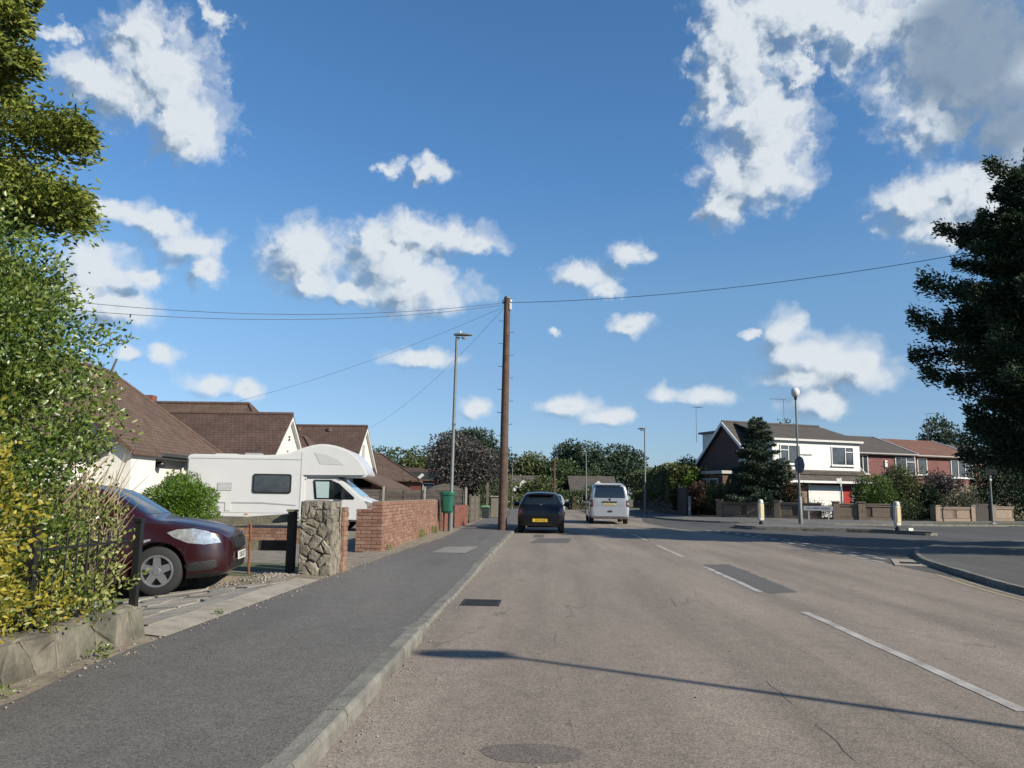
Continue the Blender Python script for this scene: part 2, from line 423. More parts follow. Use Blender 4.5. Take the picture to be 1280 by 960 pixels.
def asphalt(name, c_dark, c_light, patch=0.22, grain=220.0, crack=True, wheel=None, tint2=None):
    c_dark, c_light = kc(c_dark), kc(c_light)
    m = bpy.data.materials.new(name); m.use_nodes = True
    nt = m.node_tree; L = nt.links; p = nt.nodes['Principled BSDF']
    p.inputs['Roughness'].default_value = 0.86; p.inputs['Specular IOR Level'].default_value = 0.35
    ge = nt.nodes.new('ShaderNodeNewGeometry')

    def noise(scale, detail=4, rough=.6, vec=None):
        n = nt.nodes.new('ShaderNodeTexNoise'); n.inputs['Scale'].default_value = scale
        n.inputs['Detail'].default_value = detail; n.inputs['Roughness'].default_value = rough
        L.new(vec if vec else ge.outputs['Position'], n.inputs['Vector']); return n.outputs['Fac']

    def mr(v, a, b, c, d):
        q = nt.nodes.new('ShaderNodeMapRange'); q.inputs['From Min'].default_value = a; q.inputs['From Max'].default_value = b
        q.inputs['To Min'].default_value = c; q.inputs['To Max'].default_value = d; L.new(v, q.inputs['Value']); return q.outputs[0]

    def mul(a, b):
        q = nt.nodes.new('ShaderNodeMath'); q.operation = 'MULTIPLY'; L.new(a, q.inputs[0]); L.new(b, q.inputs[1]); return q.outputs[0]
    v = nt.nodes.new('ShaderNodeTexVoronoi'); v.inputs['Scale'].default_value = grain * .5
    L.new(ge.outputs['Position'], v.inputs['Vector'])
    sepc = nt.nodes.new('ShaderNodeSeparateColor'); L.new(v.outputs['Color'], sepc.inputs[0])
    stone = mr(sepc.outputs[0], 0, 1, 0.62, 1.42)
    fine = mr(noise(grain, 2), .3, .7, .78, 1.22)
    mid = mr(noise(5.5, 5), .3, .7, .9, 1.1)
    st = nt.nodes.new('ShaderNodeMapping'); st.inputs['Scale'].default_value = (1.0, .16, 1)
    L.new(ge.outputs['Position'], st.inputs['Vector'])
    big = mr(noise(.9, 5, .6, st.outputs[0]), .3, .7, 1 - patch, 1 + patch)
    k = mul(mul(stone, fine), mul(mid, big))
    if wheel:                                              # long worn streaks along the lanes
        s3 = nt.nodes.new('ShaderNodeMapping'); s3.inputs['Scale'].default_value = (1.5, .035, 1); L.new(ge.outputs['Position'], s3.inputs['Vector'])
        k = mul(k, mr(noise(1.0, 3, .5, s3.outputs[0]), .32, .68, .87, 1.13))
    mixc = nt.nodes.new('ShaderNodeMix'); mixc.data_type = 'RGBA'
    mixc.inputs['A'].default_value = (*c_dark, 1); mixc.inputs['B'].default_value = (*c_light, 1)
    L.new(mr(noise(.35, 4, .55, st.outputs[0]), .35, .65, 0, 1), mixc.inputs['Factor'])
    sc = nt.nodes.new('ShaderNodeVectorMath'); sc.operation = 'SCALE'
    L.new(mixc.outputs['Result'], sc.inputs[0]); L.new(k, sc.inputs['Scale'])
    col = sc.outputs[0]
    if crack:
        wv = noise(1.1, 6, .7)
        vc = nt.nodes.new('ShaderNodeTexVoronoi'); vc.feature = 'DISTANCE_TO_EDGE'; vc.inputs['Scale'].default_value = .33
        av = nt.nodes.new('ShaderNodeVectorMath'); av.operation = 'MULTIPLY_ADD'
        nz = nt.nodes.new('ShaderNodeTexNoise'); nz.inputs['Scale'].default_value = 1.3; nz.inputs['Detail'].default_value = 6
        L.new(st.outputs[0], nz.inputs['Vector'])
        av.inputs[1].default_value = (1.1, 1.1, 0); L.new(nz.outputs['Color'], av.inputs[0]); L.new(st.outputs[0], av.inputs[2])
        L.new(av.outputs[0], vc.inputs['Vector'])
        ck = mr(vc.outputs['Distance'], 0.0, 0.004, 0.66, 1.0)
        gate = mr(noise(.5, 2), .47, .53, 0, 1)
        mk = nt.nodes.new('ShaderNodeMix'); mk.data_type = 'FLOAT'
        L.new(gate, mk.inputs['Factor']); mk.inputs['A'].default_value = 1.0; L.new(ck, mk.inputs['B'])
        s2 = nt.nodes.new('ShaderNodeVectorMath'); s2.operation = 'SCALE'
        L.new(col, s2.inputs[0]); L.new(mk.outputs[0], s2.inputs['Scale']); col = s2.outputs[0]
    L.new(col, p.inputs['Base Color'])
    b = nt.nodes.new('ShaderNodeBump'); b.inputs['Strength'].default_value = .35; b.inputs['Distance'].default_value = .003
    L.new(v.outputs['Distance'], b.inputs['Height']); L.new(b.outputs[0], p.inputs['Normal'])
    MATS[name] = m
    return m


def worn_paint(name, col, under):
    col, under = kc(col), kc(under)
    m = bpy.data.materials.new(name); m.use_nodes = True
    nt = m.node_tree; L = nt.links; p = nt.nodes['Principled BSDF']; p.inputs['Roughness'].default_value = .7
    ge = nt.nodes.new('ShaderNodeNewGeometry')
    a = nt.nodes.new('ShaderNodeTexNoise'); a.inputs['Scale'].default_value = 70; a.inputs['Detail'].default_value = 6; a.inputs['Roughness'].default_value = .7
    b = nt.nodes.new('ShaderNodeTexNoise'); b.inputs['Scale'].default_value = 3; b.inputs['Detail'].default_value = 3
    L.new(ge.outputs['Position'], a.inputs['Vector']); L.new(ge.outputs['Position'], b.inputs['Vector'])
    s = nt.nodes.new('ShaderNodeMath'); s.operation = 'ADD'; L.new(a.outputs['Fac'], s.inputs[0]); L.new(b.outputs['Fac'], s.inputs[1])
    mr = nt.nodes.new('ShaderNodeMapRange'); mr.inputs['From Min'].default_value = .88; mr.inputs['From Max'].default_value = 1.22
    L.new(s.outputs[0], mr.inputs['Value'])
    mx = nt.nodes.new('ShaderNodeMix'); mx.data_type = 'RGBA'
    mx.inputs['A'].default_value = (*col, 1); mx.inputs['B'].default_value = (*under, 1)
    L.new(mr.outputs[0], mx.inputs['Factor']); L.new(mx.outputs['Result'], p.inputs['Base Color'])
    MATS[name] = m
    return m


def tiles_mat(name, cols, sx=0.17, sy=0.11, var=.3):
    cols = [kc(c) for c in cols]
    """roof of small plain tiles too far away to part: courses as fine relief, tone tile by tile (object coordinates, u along x or y, v by height)"""
    m = bpy.data.materials.new(name); m.use_nodes = True
    nt = m.node_tree; L = nt.links; p = nt.nodes['Principled BSDF']; p.inputs['Roughness'].default_value = .85
    p.inputs['Specular IOR Level'].default_value = .3
    tc = nt.nodes.new('ShaderNodeTexCoord'); sp = nt.nodes.new('ShaderNodeSeparateXYZ'); L.new(tc.outputs['Object'], sp.inputs[0])
    s = nt.nodes.new('ShaderNodeMath'); s.operation = 'ADD'; L.new(sp.outputs[0], s.inputs[0]); L.new(sp.outputs[1], s.inputs[1])
    cb = nt.nodes.new('ShaderNodeCombineXYZ'); L.new(s.outputs[0], cb.inputs[0]); L.new(sp.outputs[2], cb.inputs[1])
    br = nt.nodes.new('ShaderNodeTexBrick'); br.inputs['Scale'].default_value = 1.0
    br.inputs['Brick Width'].default_value = sx; br.inputs['Row Height'].default_value = sy
    br.inputs['Mortar Size'].default_value = .012; br.inputs['Mortar Smooth'].default_value = .4
    br.inputs['Color1'].default_value = (*cols[0], 1); br.inputs['Color2'].default_value = (*cols[1], 1)
    br.inputs['Mortar'].default_value = tuple(c * .74 for c in cols[0]) + (1,)
    L.new(cb.outputs[0], br.inputs['Vector'])
    n = nt.nodes.new('ShaderNodeTexNoise'); n.inputs['Scale'].default_value = 2.2; n.inputs['Detail'].default_value = 7; n.inputs['Roughness'].default_value = .7
    L.new(tc.outputs['Object'], n.inputs['Vector'])
    mr = nt.nodes.new('ShaderNodeMapRange'); mr.inputs['From Min'].default_value = .3; mr.inputs['From Max'].default_value = .7
    mr.inputs['To Min'].default_value = 1 - var; mr.inputs['To Max'].default_value = 1 + var; L.new(n.outputs['Fac'], mr.inputs['Value'])
    vm = nt.nodes.new('ShaderNodeVectorMath'); vm.operation = 'SCALE'; L.new(br.outputs['Color'], vm.inputs[0]); L.new(mr.outputs[0], vm.inputs['Scale'])
    L.new(vm.outputs[0], p.inputs['Base Color'])
    b = nt.nodes.new('ShaderNodeBump'); b.inputs['Strength'].default_value = .6; b.inputs['Distance'].default_value = .03; b.invert = True
    L.new(br.outputs['Fac'], b.inputs['Height']); L.new(b.outputs[0], p.inputs['Normal'])
    MATS[name] = m
    return m


M_road = asphalt('road_asphalt', (.222, .188, .152), (.262, .222, .182), wheel=True)
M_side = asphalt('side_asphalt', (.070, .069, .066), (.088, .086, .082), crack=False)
M_pave = asphalt('pavement_asphalt', (.118, .113, .105), (.136, .129, .119), patch=.16, crack=False)
M_rpave = asphalt('far_pavement_asphalt', (.125, .122, .114), (.155, .15, .14), patch=.15, crack=False)
M_patch = asphalt('patch_asphalt', (.105, .10, .096), (.12, .115, .108), patch=.12, crack=False)
M_lightpatch = asphalt('light_patch_asphalt', (.21, .20, .185), (.25, .235, .215), patch=.12, crack=False)
M_paint = worn_paint('white_line_paint', (.50, .485, .45), (.24, .21, .18))
M_yellow = worn_paint('yellow_line_paint', (.40, .33, .19), (.25, .21, .17))
M_kerb = per_island('kerb_concrete', [(.165, .16, .138), (.205, .198, .17), (.185, .18, .155), (.23, .22, .187)], bump=.6, bscale=45, var=.3, nscale=6)
M_white = mat('white_render', (.78, .76, .71), .85, var=.05, scale=2.5, bump=.25, bscale=60)
M_whitep = mat('white_plastic', (.80, .80, .78), .35)
M_black = mat('black_plastic', (.012, .012, .013), .5)
M_rubber = mat('tyre_rubber', (.018, .018, .018), .8)
M_glass = mat('dark_glass', (.012, .016, .02), .05, spec=.8)
M_glassw = mat('house_glass', (.05, .06, .07), .08, spec=.8, var=.5, scale=1.3)
M_iron = mat('black_iron', (.012, .013, .014), .45, bump=.2, bscale=80)
M_steel = mat('galvanised_steel', (.17, .185, .18), .55, metal=.15, var=.12, scale=8)
M_conc = mat('concrete_post', (.36, .34, .30), .9, var=.15, scale=9, bump=.4, bscale=70)
M_earth = mat('earth', (.13, .105, .075), .95, var=.35, scale=4, bump=.8, bscale=30, col2=(.20, .17, .125))
M_grass = mat('grass_ground', (.085, .10, .035), .95, var=.4, scale=5, bump=.8, bscale=50)
M_wood = mat('weathered_wood', (.16, .135, .105), .85, var=.3, scale=7, bump=.5, bscale=35)

# ================================================================== the setting
def sheet(name, poly, z, m, kind='structure'):
    """flat polygon (x,y) or (x,y,z)"""
    vs = [(p[0], p[1], p[2] if len(p) > 2 else z) for p in poly]
    n = len(vs)
    area = sum(vs[i][0] * vs[(i + 1) % n][1] - vs[(i + 1) % n][0] * vs[i][1] for i in range(n))
    if area < 0: vs = vs[::-1]
    mb = MB(); mb.add(vs, [tuple(range(n))])
    o = mb.build(name, m); tag(o, kind=kind); return o


def strip(name, A, B, m, kind='structure', sub=1):
    """sheet between two equally long 3-D polylines"""
    mb = MB(); vs = []; fs = []; n = len(A)
    for k in range(sub + 1):
        t = k / sub
        for i in range(n): vs.append(tuple(A[i][q] * (1 - t) + B[i][q] * t for q in range(3)))
    for k in range(sub):
        for i in range(n - 1): fs.append((k * n + i, k * n + i + 1, (k + 1) * n + i + 1, (k + 1) * n + i))
    mb.add(vs, fs)
    o = mb.build(name, m, fix=False)
    if o.data.polygons and o.data.polygons[0].normal.z < 0: o.data.flip_normals()
    tag(o, kind=kind); return o


def rough_edge_(a, b, n=10, s=.06):
    P = [a, (b[0], a[1]), b, (a[0], b[1])]; out = []
    for i in range(4):
        p, q = P[i], P[(i + 1) % 4]
        for k in range(n): out.append((p[0] + (q[0] - p[0]) * k / n + random.gauss(0, s), p[1] + (q[1] - p[1]) * k / n + random.gauss(0, s)))
    return out


def lerp_tab(tab, x):
    for (a, va), (b, vb) in zip(tab, tab[1:]):
        if x <= b: return va + (vb - va) * max(0.0, min(1.0, (x - a) / (b - a)))
    return tab[-1][1]


# ---- ground to the horizon
mb = MB(); n = 40
mb.add([(900 * math.cos(2 * math.pi * i / n), 900 * math.sin(2 * math.pi * i / n), -.7) for i in range(n)], [tuple(range(n))])
tag(mb.build('ground', M_grass), kind='structure')

sheet('main_road', [(-1.4, -40), (9.5, -40), (9.5, 45), (7.2, 55), (7.0, 74), (-1.4, 74)], 0.0, M_road)
sheet('main_road_bend', [(-60, 66), (-1.4, 66), (-1.4, 74), (7.0, 74), (6.4, 78), (1, 80), (-60, 82)], -.004, M_road)
sheet('side_road', [(7.0, 13.0), (7.05, 16), (7.25, 19.8), (6.9, 27), (6.2, 32), (5.3, 36), (5.0, 41), (5.3, 46), (6.0, 52),
                    (60, 54), (60, 24), (14, 22), (9.5, 13)], 0.004, M_side)

# ---- left kerb, stone by stone
KZ = [(-9, .105), (7.35, .105), (8.25, .035), (13.6, .035), (14.6, .085), (80, .085)]
def kerb_z(y): return lerp_tab(KZ, y)

kerb = MB().box((-1.245, 26.7, -.06), (.11, 39.0, .08)).box((-1.18, 1.7, -.06), (.11, 11.0, .08)).build('kerb', M_kerb)      # bedding under the stones
tag(kerb, kind='structure')
def kerb_stone_mesh(ln):
    mb = MB(); prof = [(-.065, -.25), (-.065, 0), (.045, 0), (.058, -.008), (.068, -.03), (.072, -.25)]
    mb.prism([(p[0], p[1]) for p in prof], -ln / 2, ln / 2, 'y')
    m = mb.mesh('kerb_stone'); m.materials.append(M_kerb); return m
km = kerb_stone_mesh(.902)
y = -3.6; i = 0
while y < 46:
    o = bpy.data.objects.new('kerb_stone', km); link(o, kerb)
    zc = kerb_z(y + .455)
    o.location = ((-1.245 if y > 7 else -1.18) + random.uniform(-.008, .008), y + .455, zc + random.uniform(-.006, .006))
    o.rotation_euler = (math.atan2(kerb_z(y + .91) - kerb_z(y), .91), random.uniform(-.02, .02), random.uniform(-.008, .008))
    y += .915
MB().box((-1.245, 59.6, -.05), (.135, 27.0, .26)).build('kerb_run', M_kerb, kerb)

# ---- left pavement
ys = np.array(sorted(list(np.arange(-9, 76, .45)) + [7.375, 7.39])); A = []; rows = []
edge = [(-9, -3.12), (4.5, -3.05), (6.5, -3.2), (9, -3.16), (14, -3.15), (19, -3.08), (23, -2.95), (30, -3.1), (34, -3.18), (42, -3.3), (76, -3.2)]
cols = [None, -2.9, -2.4, -1.9, -1.6, -1.318]
vs = []; fs = []
for yy in ys:
    xe = lerp_tab(edge, yy) + .02 * math.sin(yy * 3.1) + .015 * math.sin(yy * 7.7)
    for x in cols:
        x = xe if x is None else (-1.300 if x == -1.318 and yy > 7.38 else (-1.233 if x == -1.318 else x))
        t = max(0.0, min(1.0, (x + 1.95) / .63)); k = kerb_z(yy) - .003
        vs.append((x, yy, (.10 * (1 - t) + k * t) if k < .1 else .1 + (k - .1) * t))
nc = len(cols)
for a in range(len(ys) - 1):
    for b in range(nc - 1): fs.append((a * nc + b, a * nc + b + 1, (a + 1) * nc + b + 1, (a + 1) * nc + b))
tag(MB().add(vs, fs).build('pavement', M_pave, smooth=True), kind='structure')
sheet('pavement_patch', [(-2.42, 16.9), (-1.7, 16.8), (-1.62, 19.1), (-2.36, 18.8)], .1045, M_lightpatch)
sheet('pavement_patch', [(-2.0, 22.3), (-1.75, 22.3), (-1.75, 26.2), (-2.0, 26.2)], .1045, M_patch)

# dirt between the pavement and the gardens, and the garden ground
M_dirt = mat('gritty_dirt', (.20, .165, .12), .95, var=.3, scale=5, bump=.9, bscale=28, col2=(.30, .255, .19))
M_slab = mat('pale_concrete', (.33, .29, .235), .9, var=.22, scale=3.5, bump=.5, bscale=40, col2=(.40, .365, .30))
A = [(lerp_tab(edge, q) + .06, q, .092) for q in np.arange(-9, 76, 1.0)]
B = [(-3.75, q, .125) for q in np.arange(-9, 76, 1.0)]
B = [(-3.75 if not 6.6 < b[1] < 10.9 else -3.50, b[1], b[2]) for b in B]
strip('verge', A, B, M_dirt)
strip('driveway_apron', [(-3.15, q, .106) for q in np.arange(6.70, 11.3, .5)], [(-3.46 - .02 * math.sin(q * 4), q, .137) for q in np.arange(6.70, 11.3, .5)], M_slab)
for P_ in ([(-80, -30), (-3.7, -30), (-3.7, 6.70), (-80, 6.70)], [(-80, 11.75), (-3.7, 11.75), (-3.7, 78), (-80, 78)], [(-80, 6.70), (-9.6, 6.70), (-9.6, 11.75), (-80, 11.75)]):
    sheet('garden_ground', P_, .08, M_grass)
strip('garden_bank', [(-3.46, 6.70, .12), (-9.6, 6.70, .09)], [(-3.46, 6.70, .0), (-9.6, 6.70, -.69)], M_dirt)
strip('garden_bank', [(-3.9, 11.75, .085), (-9.6, 11.75, .085)], [(-4.2, 11.0, .03), (-9.6, 11.0, -.62)], M_dirt)
sheet('gravel_yard', [(-16, 12.2), (-3.6, 12.2), (-3.6, 33), (-16, 33)], .0845, mat('yard_gravel', (.21, .185, .15), .95, var=.3, scale=6, bump=1, bscale=60, col2=(.29, .26, .21)))

sheet('grass_patch', rough_edge_((-7.5, 12.5), (-3.95, 13.9)), .088, M_grass)
# gravelly mound round the rusty post
def pebbles(name, n, area, z, m, smin=.008, smax=.03):
    vs = []; fs = []
    ico = [(1, 0, 0), (-1, 0, 0), (0, 1, 0), (0, -1, 0), (0, 0, 1), (0, 0, -1)]
    icf = [(0, 2, 4), (2, 1, 4), (1, 3, 4), (3, 0, 4), (2, 0, 5), (1, 2, 5), (3, 1, 5), (0, 3, 5)]
    for _ in range(n):
        cx, cy = area(); s = random.uniform(smin, smax); b = len(vs); an = random.uniform(0, 6.28)
        sx, sy, sz = s * random.uniform(.7, 1.4), s * random.uniform(.7, 1.2), s * random.uniform(.5, .8)
        for p in ico:
            x, yq = p[0] * sx, p[1] * sy
            vs.append((cx + x * math.cos(an) - yq * math.sin(an), cy + x * math.sin(an) + yq * math.cos(an), z(cx, cy) + p[2] * sz))
        fs += [tuple(q + b for q in f) for f in icf]
    return np_mesh(name, vs, fs, m)
M_peb = per_island('pebbles', [(.24, .21, .17), (.36, .32, .27), (.17, .15, .13), (.42, .40, .36)], var=.15)
def moundz(x, y): return .02 + min(.07, max(-.16, (x + 4.3) * .10)) + .10 * math.exp(-(((x + 4.0) / .40) ** 2 + ((y - 11.45) / .42) ** 2))
vs = []; fs = []; nx = 22
for a in range(nx):
    for b in range(nx):
        x = -5.4 + a * 1.85 / (nx - 1); yq = 10.75 + b * 1.5 / (nx - 1)
        vs.append((x, yq, moundz(x, yq) + .012 * random.random() - .004))
for a in range(nx - 1):
    for b in range(nx - 1): fs.append((a * nx + b, (a + 1) * nx + b, (a + 1) * nx + b + 1, a * nx + b + 1))
tag(MB().add(vs, fs).build('earth_mound', M_dirt, smooth=True), kind='structure')
def ar():
    return random.uniform(-4.7, -3.6), random.gauss(11.35, .3)
tag(link(bpy.data.objects.new('gravel', pebbles('gravel', 420, ar, lambda x, y: moundz(x, y) + .004, M_peb))), kind='stuff')
def ar2():
    q = random.uniform(3.5, 26); return random.uniform(-3.3, -3.0) + random.gauss(0, .05), q
tag(link(bpy.data.objects.new('grit', pebbles('grit', 500, ar2, lambda x, y: .106, M_peb, .004, .016))), kind='stuff')
def ar3():
    q = random.uniform(3.2, 18); return -1.16 + abs(random.gauss(0, .16)) if random.random() < .85 else random.uniform(-1, 6), q
tag(link(bpy.data.objects.new('loose_chippings', pebbles('loose_chippings', 260, ar3, lambda x, y: .004, M_peb, .004, .012))), kind='stuff')

# ---- crazy paving of the red car's driveway
def clip_poly(poly, p, n):
    out = []
    for i in range(len(poly)):
        a, b = poly[i], poly[(i + 1) % len(poly)]
        da = (a[0] - p[0]) * n[0] + (a[1] - p[1]) * n[1]; db = (b[0] - p[0]) * n[0] + (b[1] - p[1]) * n[1]
        if da <= 0: out.append(a)
        if (da < 0 < db) or (db < 0 < da):
            t = da / (da - db); out.append((a[0] + (b[0] - a[0]) * t, a[1] + (b[1] - a[1]) * t))
    return out
def voronoi_cells(x0, x1, y0, y1, step, jit, seed, gap=.012):
    rr = random.Random(seed); pts = []
    nx = max(1, round((x1 - x0) / step)); ny = max(1, round((y1 - y0) / step))
    for i in range(nx):
        for j in range(ny):
            pts.append((x0 + (i + .5 + rr.uniform(-jit, jit)) * (x1 - x0) / nx, y0 + (j + .5 + rr.uniform(-jit, jit)) * (y1 - y0) / ny))
    cells = []
    for i, p in enumerate(pts):
        poly = [(x0, y0), (x1, y0), (x1, y1), (x0, y1)]
        for j, q in enumerate(pts):
            if j == i: continue
            d = math.hypot(q[0] - p[0], q[1] - p[1])
            if d > step * 3.2: continue
            nrm = ((q[0] - p[0]) / d, (q[1] - p[1]) / d); mid = (p[0] + nrm[0] * (d / 2 - gap), p[1] + nrm[1] * (d / 2 - gap))
            poly = clip_poly(poly, mid, nrm)
            if len(poly) < 3: break
        if len(poly) >= 3: cells.append((p, poly))
    return cells
M_flag = per_island('crazy_paving', [(.25, .225, .19), (.32, .29, .245), (.29, .28, .25), (.36, .32, .265)], rough=.9, bump=.5, bscale=35, var=.22, nscale=5)
drive = sheet('driveway', [(-9.5, 6.70), (-3.44, 6.70), (-3.44, 11.2), (-9.5, 11.2)], .118, M_slab)
DRIVE_SLOPE = .115                                         # the drive falls away from the pavement
drive.matrix_world = Matrix.Translation((-3.47, 0, .128)) @ Matrix.Rotation(-math.atan(DRIVE_SLOPE), 4, 'Y') @ Matrix.Translation((3.47, 0, -.128))
for c, poly in voronoi_cells(-8.6, -3.47, 6.72, 10.75, .46, .42, 5, gap=.021):
    m_ = MB(); loc = [(p[0] - c[0], p[1] - c[1]) for p in poly]
    m_.prism(loc, -.03, 0); o = m_.build('paving_stone', M_flag, drive, bevel=.006)
    o.location = (c[0], c[1], .136 + random.uniform(-.005, .006)); o.rotation_euler = (random.uniform(-.012, .012), random.uniform(-.012, .012), 0)

# ---- right pavements and kerbs
RK = [(6.55, -9), (6.6, 4), (6.62, 8), (6.78, 11.9), (7.5, 15.8), (8.1, 18.2), (9.6, 21.6), (12.4, 25), (17, 27.2), (30, 28.8), (60, 30)]
def smooth_line(P, n=6):
    out = []
    for i in range(len(P) - 1):
        p0, p1, p2, p3 = P[max(i - 1, 0)], P[i], P[i + 1], P[min(i + 2, len(P) - 1)]
        for k in range(n):
            t = k / n
            out.append(tuple(.5 * (2 * p1[q] + (p2[q] - p0[q]) * t + (2 * p0[q] - 5 * p1[q] + 4 * p2[q] - p3[q]) * t * t + (3 * p1[q] - p0[q] - 3 * p2[q] + p3[q]) * t ** 3) for q in range(len(p1))))
    out.append(P[-1]); return out
def kerb_line(name, P, zt, w=.125, zb=-.15, left=True):
    """kerb stones along a polyline, body to one side of it; returns the back edge"""
    k = MB(); inner = []
    for i, p in enumerate(P):
        a = P[max(i - 1, 0)]; b = P[min(i + 1, len(P) - 1)]
        d = Vector((b[0] - a[0], b[1] - a[1])).normalized(); nn = Vector((d.y, -d.x)) * (1 if left else -1)
        inner.append((p[0] + nn.x * w, p[1] + nn.y * w))
    bed = MB(); L_ = []
    for i in range(len(P) - 1):
        q = [P[i], P[i + 1], inner[i + 1], inner[i]]
        bed.prism([(v[0], v[1]) for v in q], zb, zt - .06)
    base = bed.build(name, M_kerb, fix=True); tag(base, kind='structure')
    # stones
    tot = 0; lens = [math.dist(P[i][:2], P[i + 1][:2]) for i in range(len(P) - 1)]
    cum = np.concatenate([[0], np.cumsum(lens)]); Pa = np.array([p[:2] for p in P]); Ia = np.array(inner)
    s = 0.0
    def at(arr, s): return np.array([np.interp(s, cum, arr[:, 0]), np.interp(s, cum, arr[:, 1])])
    while s < cum[-1] - .2:
        e = min(s + .9, cum[-1]); a, b, c, d = at(Pa, s + .006), at(Pa, e - .006), at(Ia, e - .006), at(Ia, s + .006)
        o0 = (a + c) / 2
        m_ = MB(); m_.prism([tuple(v - o0) for v in (a, b, c, d)], zt - .2, zt); st = m_.build('kerb_stone', M_kerb, base, fix=True, bevel=.012)
        st.location = (o0[0], o0[1], random.uniform(-.004, .004)); s = e
    return inner
rkp = smooth_line(RK, 5)
inn = kerb_line('corner_kerb', [p for p in rkp if p[1] < 28.5 and p[0] < 26], .095)
A = [(p[0], p[1], .092) for p in inn]
B = [(max(9.4, p[0] + 5), min(p[1], 20.5 + .35 * max(0, p[0] - 9.4)) - (1.5 if p[0] > 8 else 0), .14) for p in inn]
B = [(max(b[0], a[0] + .5), min(b[1], a[1]), b[2]) for a, b in zip(A, B)]
strip('corner_pavement', A, B, asphalt('corner_asphalt', (.088, .088, .078), (.105, .104, .093), patch=.2, crack=False), sub=2)
sheet('corner_garden_ground', [(9.3, -30), (70, -30), (70, 29), (17, 25.6), (13, 23), (10, 18)], .07, M_grass)

FK = [(6.4, 78), (6.45, 58), (6.6, 52), (7.1, 47.5), (8.3, 44.4), (10.4, 43.1), (14, 42.9), (18, 43.2), (22, 44.2), (27, 45.8), (45, 50)]
fkp = smooth_line(FK, 4)
inn2 = kerb_line('far_kerb', fkp, .10, left=False)
BK = [(8.2, 78), (8.3, 62), (8.7, 54), (9.3, 50.5), (10.4, 49.2), (13, 47.9), (15.9, 46.7), (18, 46.2), (20.5, 46.0), (25.5, 48.4), (45, 54)]
bkp = smooth_line(BK, 4)
A = [(p[0], p[1], .098) for p in inn2]; B = [(p[0], p[1], .215) for p in bkp]
strip('far_pavement', A, B, M_rpave, sub=2)
sheet('front_garden_ground', [(8.2, 90), (8.3, 62), (8.7, 54), (9.3, 50.5), (10.4, 49.2), (15.9, 46.7), (20.5, 46.0), (25.5, 48.4), (45, 54), (90, 60), (90, 90)], .2, M_grass)
# grass strip along the pavement at the right
strip('grass_verge', [(20.6, 44.05, .112), (23, 44.75, .112), (27, 46.05, .112), (36, 48.4, .112)], [(20.6, 44.9, .15), (23, 45.5, .15), (27, 47.0, .15), (36, 49.6, .15)], M_grass)

# ---- traffic island in the mouth of the side road
IS = [(8.3, 36.6), (8.5, 35.4), (9.2, 34.8), (13.3, 33.6), (14.2, 31.9), (14.7, 31.7), (15.0, 32.4), (14.4, 35.5), (13.6, 39.6), (12.6, 40.9), (11.2, 40.7), (9.2, 39.0)]
isp = smooth_line(IS + [IS[0]], 3)
inn3 = kerb_line('island_kerb', isp, .15, left=False)
sheet('traffic_island', [(p[0], p[1]) for p in inn3[:-1]], .147, M_rpave)

# ---- markings and patches
def marking(name, pts, w, m, z, label, cat, group=None):
    mb = MB(); P = [Vector((p[0], p[1])) for p in pts]; vs = []
    for i, p in enumerate(P):
        d = (P[min(i + 1, len(P) - 1)] - P[max(i - 1, 0)]).normalized(); nn = Vector((-d.y, d.x)) * w / 2
        vs += [(p.x + nn.x, p.y + nn.y, z), (p.x - nn.x, p.y - nn.y, z)]
    mb.add(vs, [(2 * i + 1, 2 * i + 3, 2 * i + 2, 2 * i) for i in range(len(P) - 1)])
    o = mb.build(name, m); tag(o, kind='structure'); return o
for (a, b) in ((5.4, 9.76), (11.7, 15.75), (18.2, 22.6), (24.9, 28.9), (31, 35), (37.2, 41.2), (43.4, 47.4), (50, 54)):
    pts = [(3.0 + .006 * math.sin(3 * q), q) for q in np.linspace(a, b, 7)]
    marking('centre_line_dash', pts, .10, M_paint, .0038, '', '')
for r_, off in ((0, 0), (1, .42)):
    yy = 17.6
    while yy < 33:
        x = 7.0 + off + .0 * yy - max(0, yy - 29) * .16 + (.25 if 19 < yy < 27 else .1)
        marking('give_way_dash', [(x, yy), (x - .01, yy + .6)], .14, M_paint, .0075, '', ''); yy += .95
for off in (.16, .34):
    pts = smooth_line([(6.55 - off, -2), (6.6 - off, 4), (6.62 - off, 8), (6.76 - off, 11.9), (7.3 - off, 15.0)], 5)
    marking('yellow_line', pts, .075, M_yellow, .0038, '', '')
def rough_edge(P, s=.02, n=9):
    out = []
    for i in range(len(P)):
        a, b = P[i], P[(i + 1) % len(P)]
        for k in range(n): out.append((a[0] + (b[0] - a[0]) * k / n + random.gauss(0, s), a[1] + (b[1] - a[1]) * k / n + random.gauss(0, s)))
    return out
sheet('road_patch', rough_edge([(3.06, 16.3), (3.62, 16.4), (3.6, 14.0), (3.56, 11.8), (3.06, 11.5)]), .002, M_patch)
sheet('road_patch', rough_edge([(-.28, 25.2), (.74, 25.4), (.62, 22.9), (-.5, 22.6)]), .002, M_patch)
sheet('road_patch', [(-.45, 27.5), (-.1, 27.5), (-.14, 25.6), (-.46, 25.6)], .003, M_patch)
mb = MB(); mb.add([(-.07 + .26 * math.cos(a) * (1 + .06 * math.sin(3 * a)), 4.3 + .17 * math.sin(a) * (1 + .1 * math.cos(2 * a)), .0018) for a in np.linspace(0, 2 * math.pi, 28)[:-1]], [tuple(range(27))])
tag(mb.build('road_stain', asphalt('stain_asphalt', (.15, .13, .112), (.175, .15, .13), crack=False)), kind='structure')
M_crack = mat('crack_dark', (.11, .10, .09), .95)
cp = []; x = 1.62
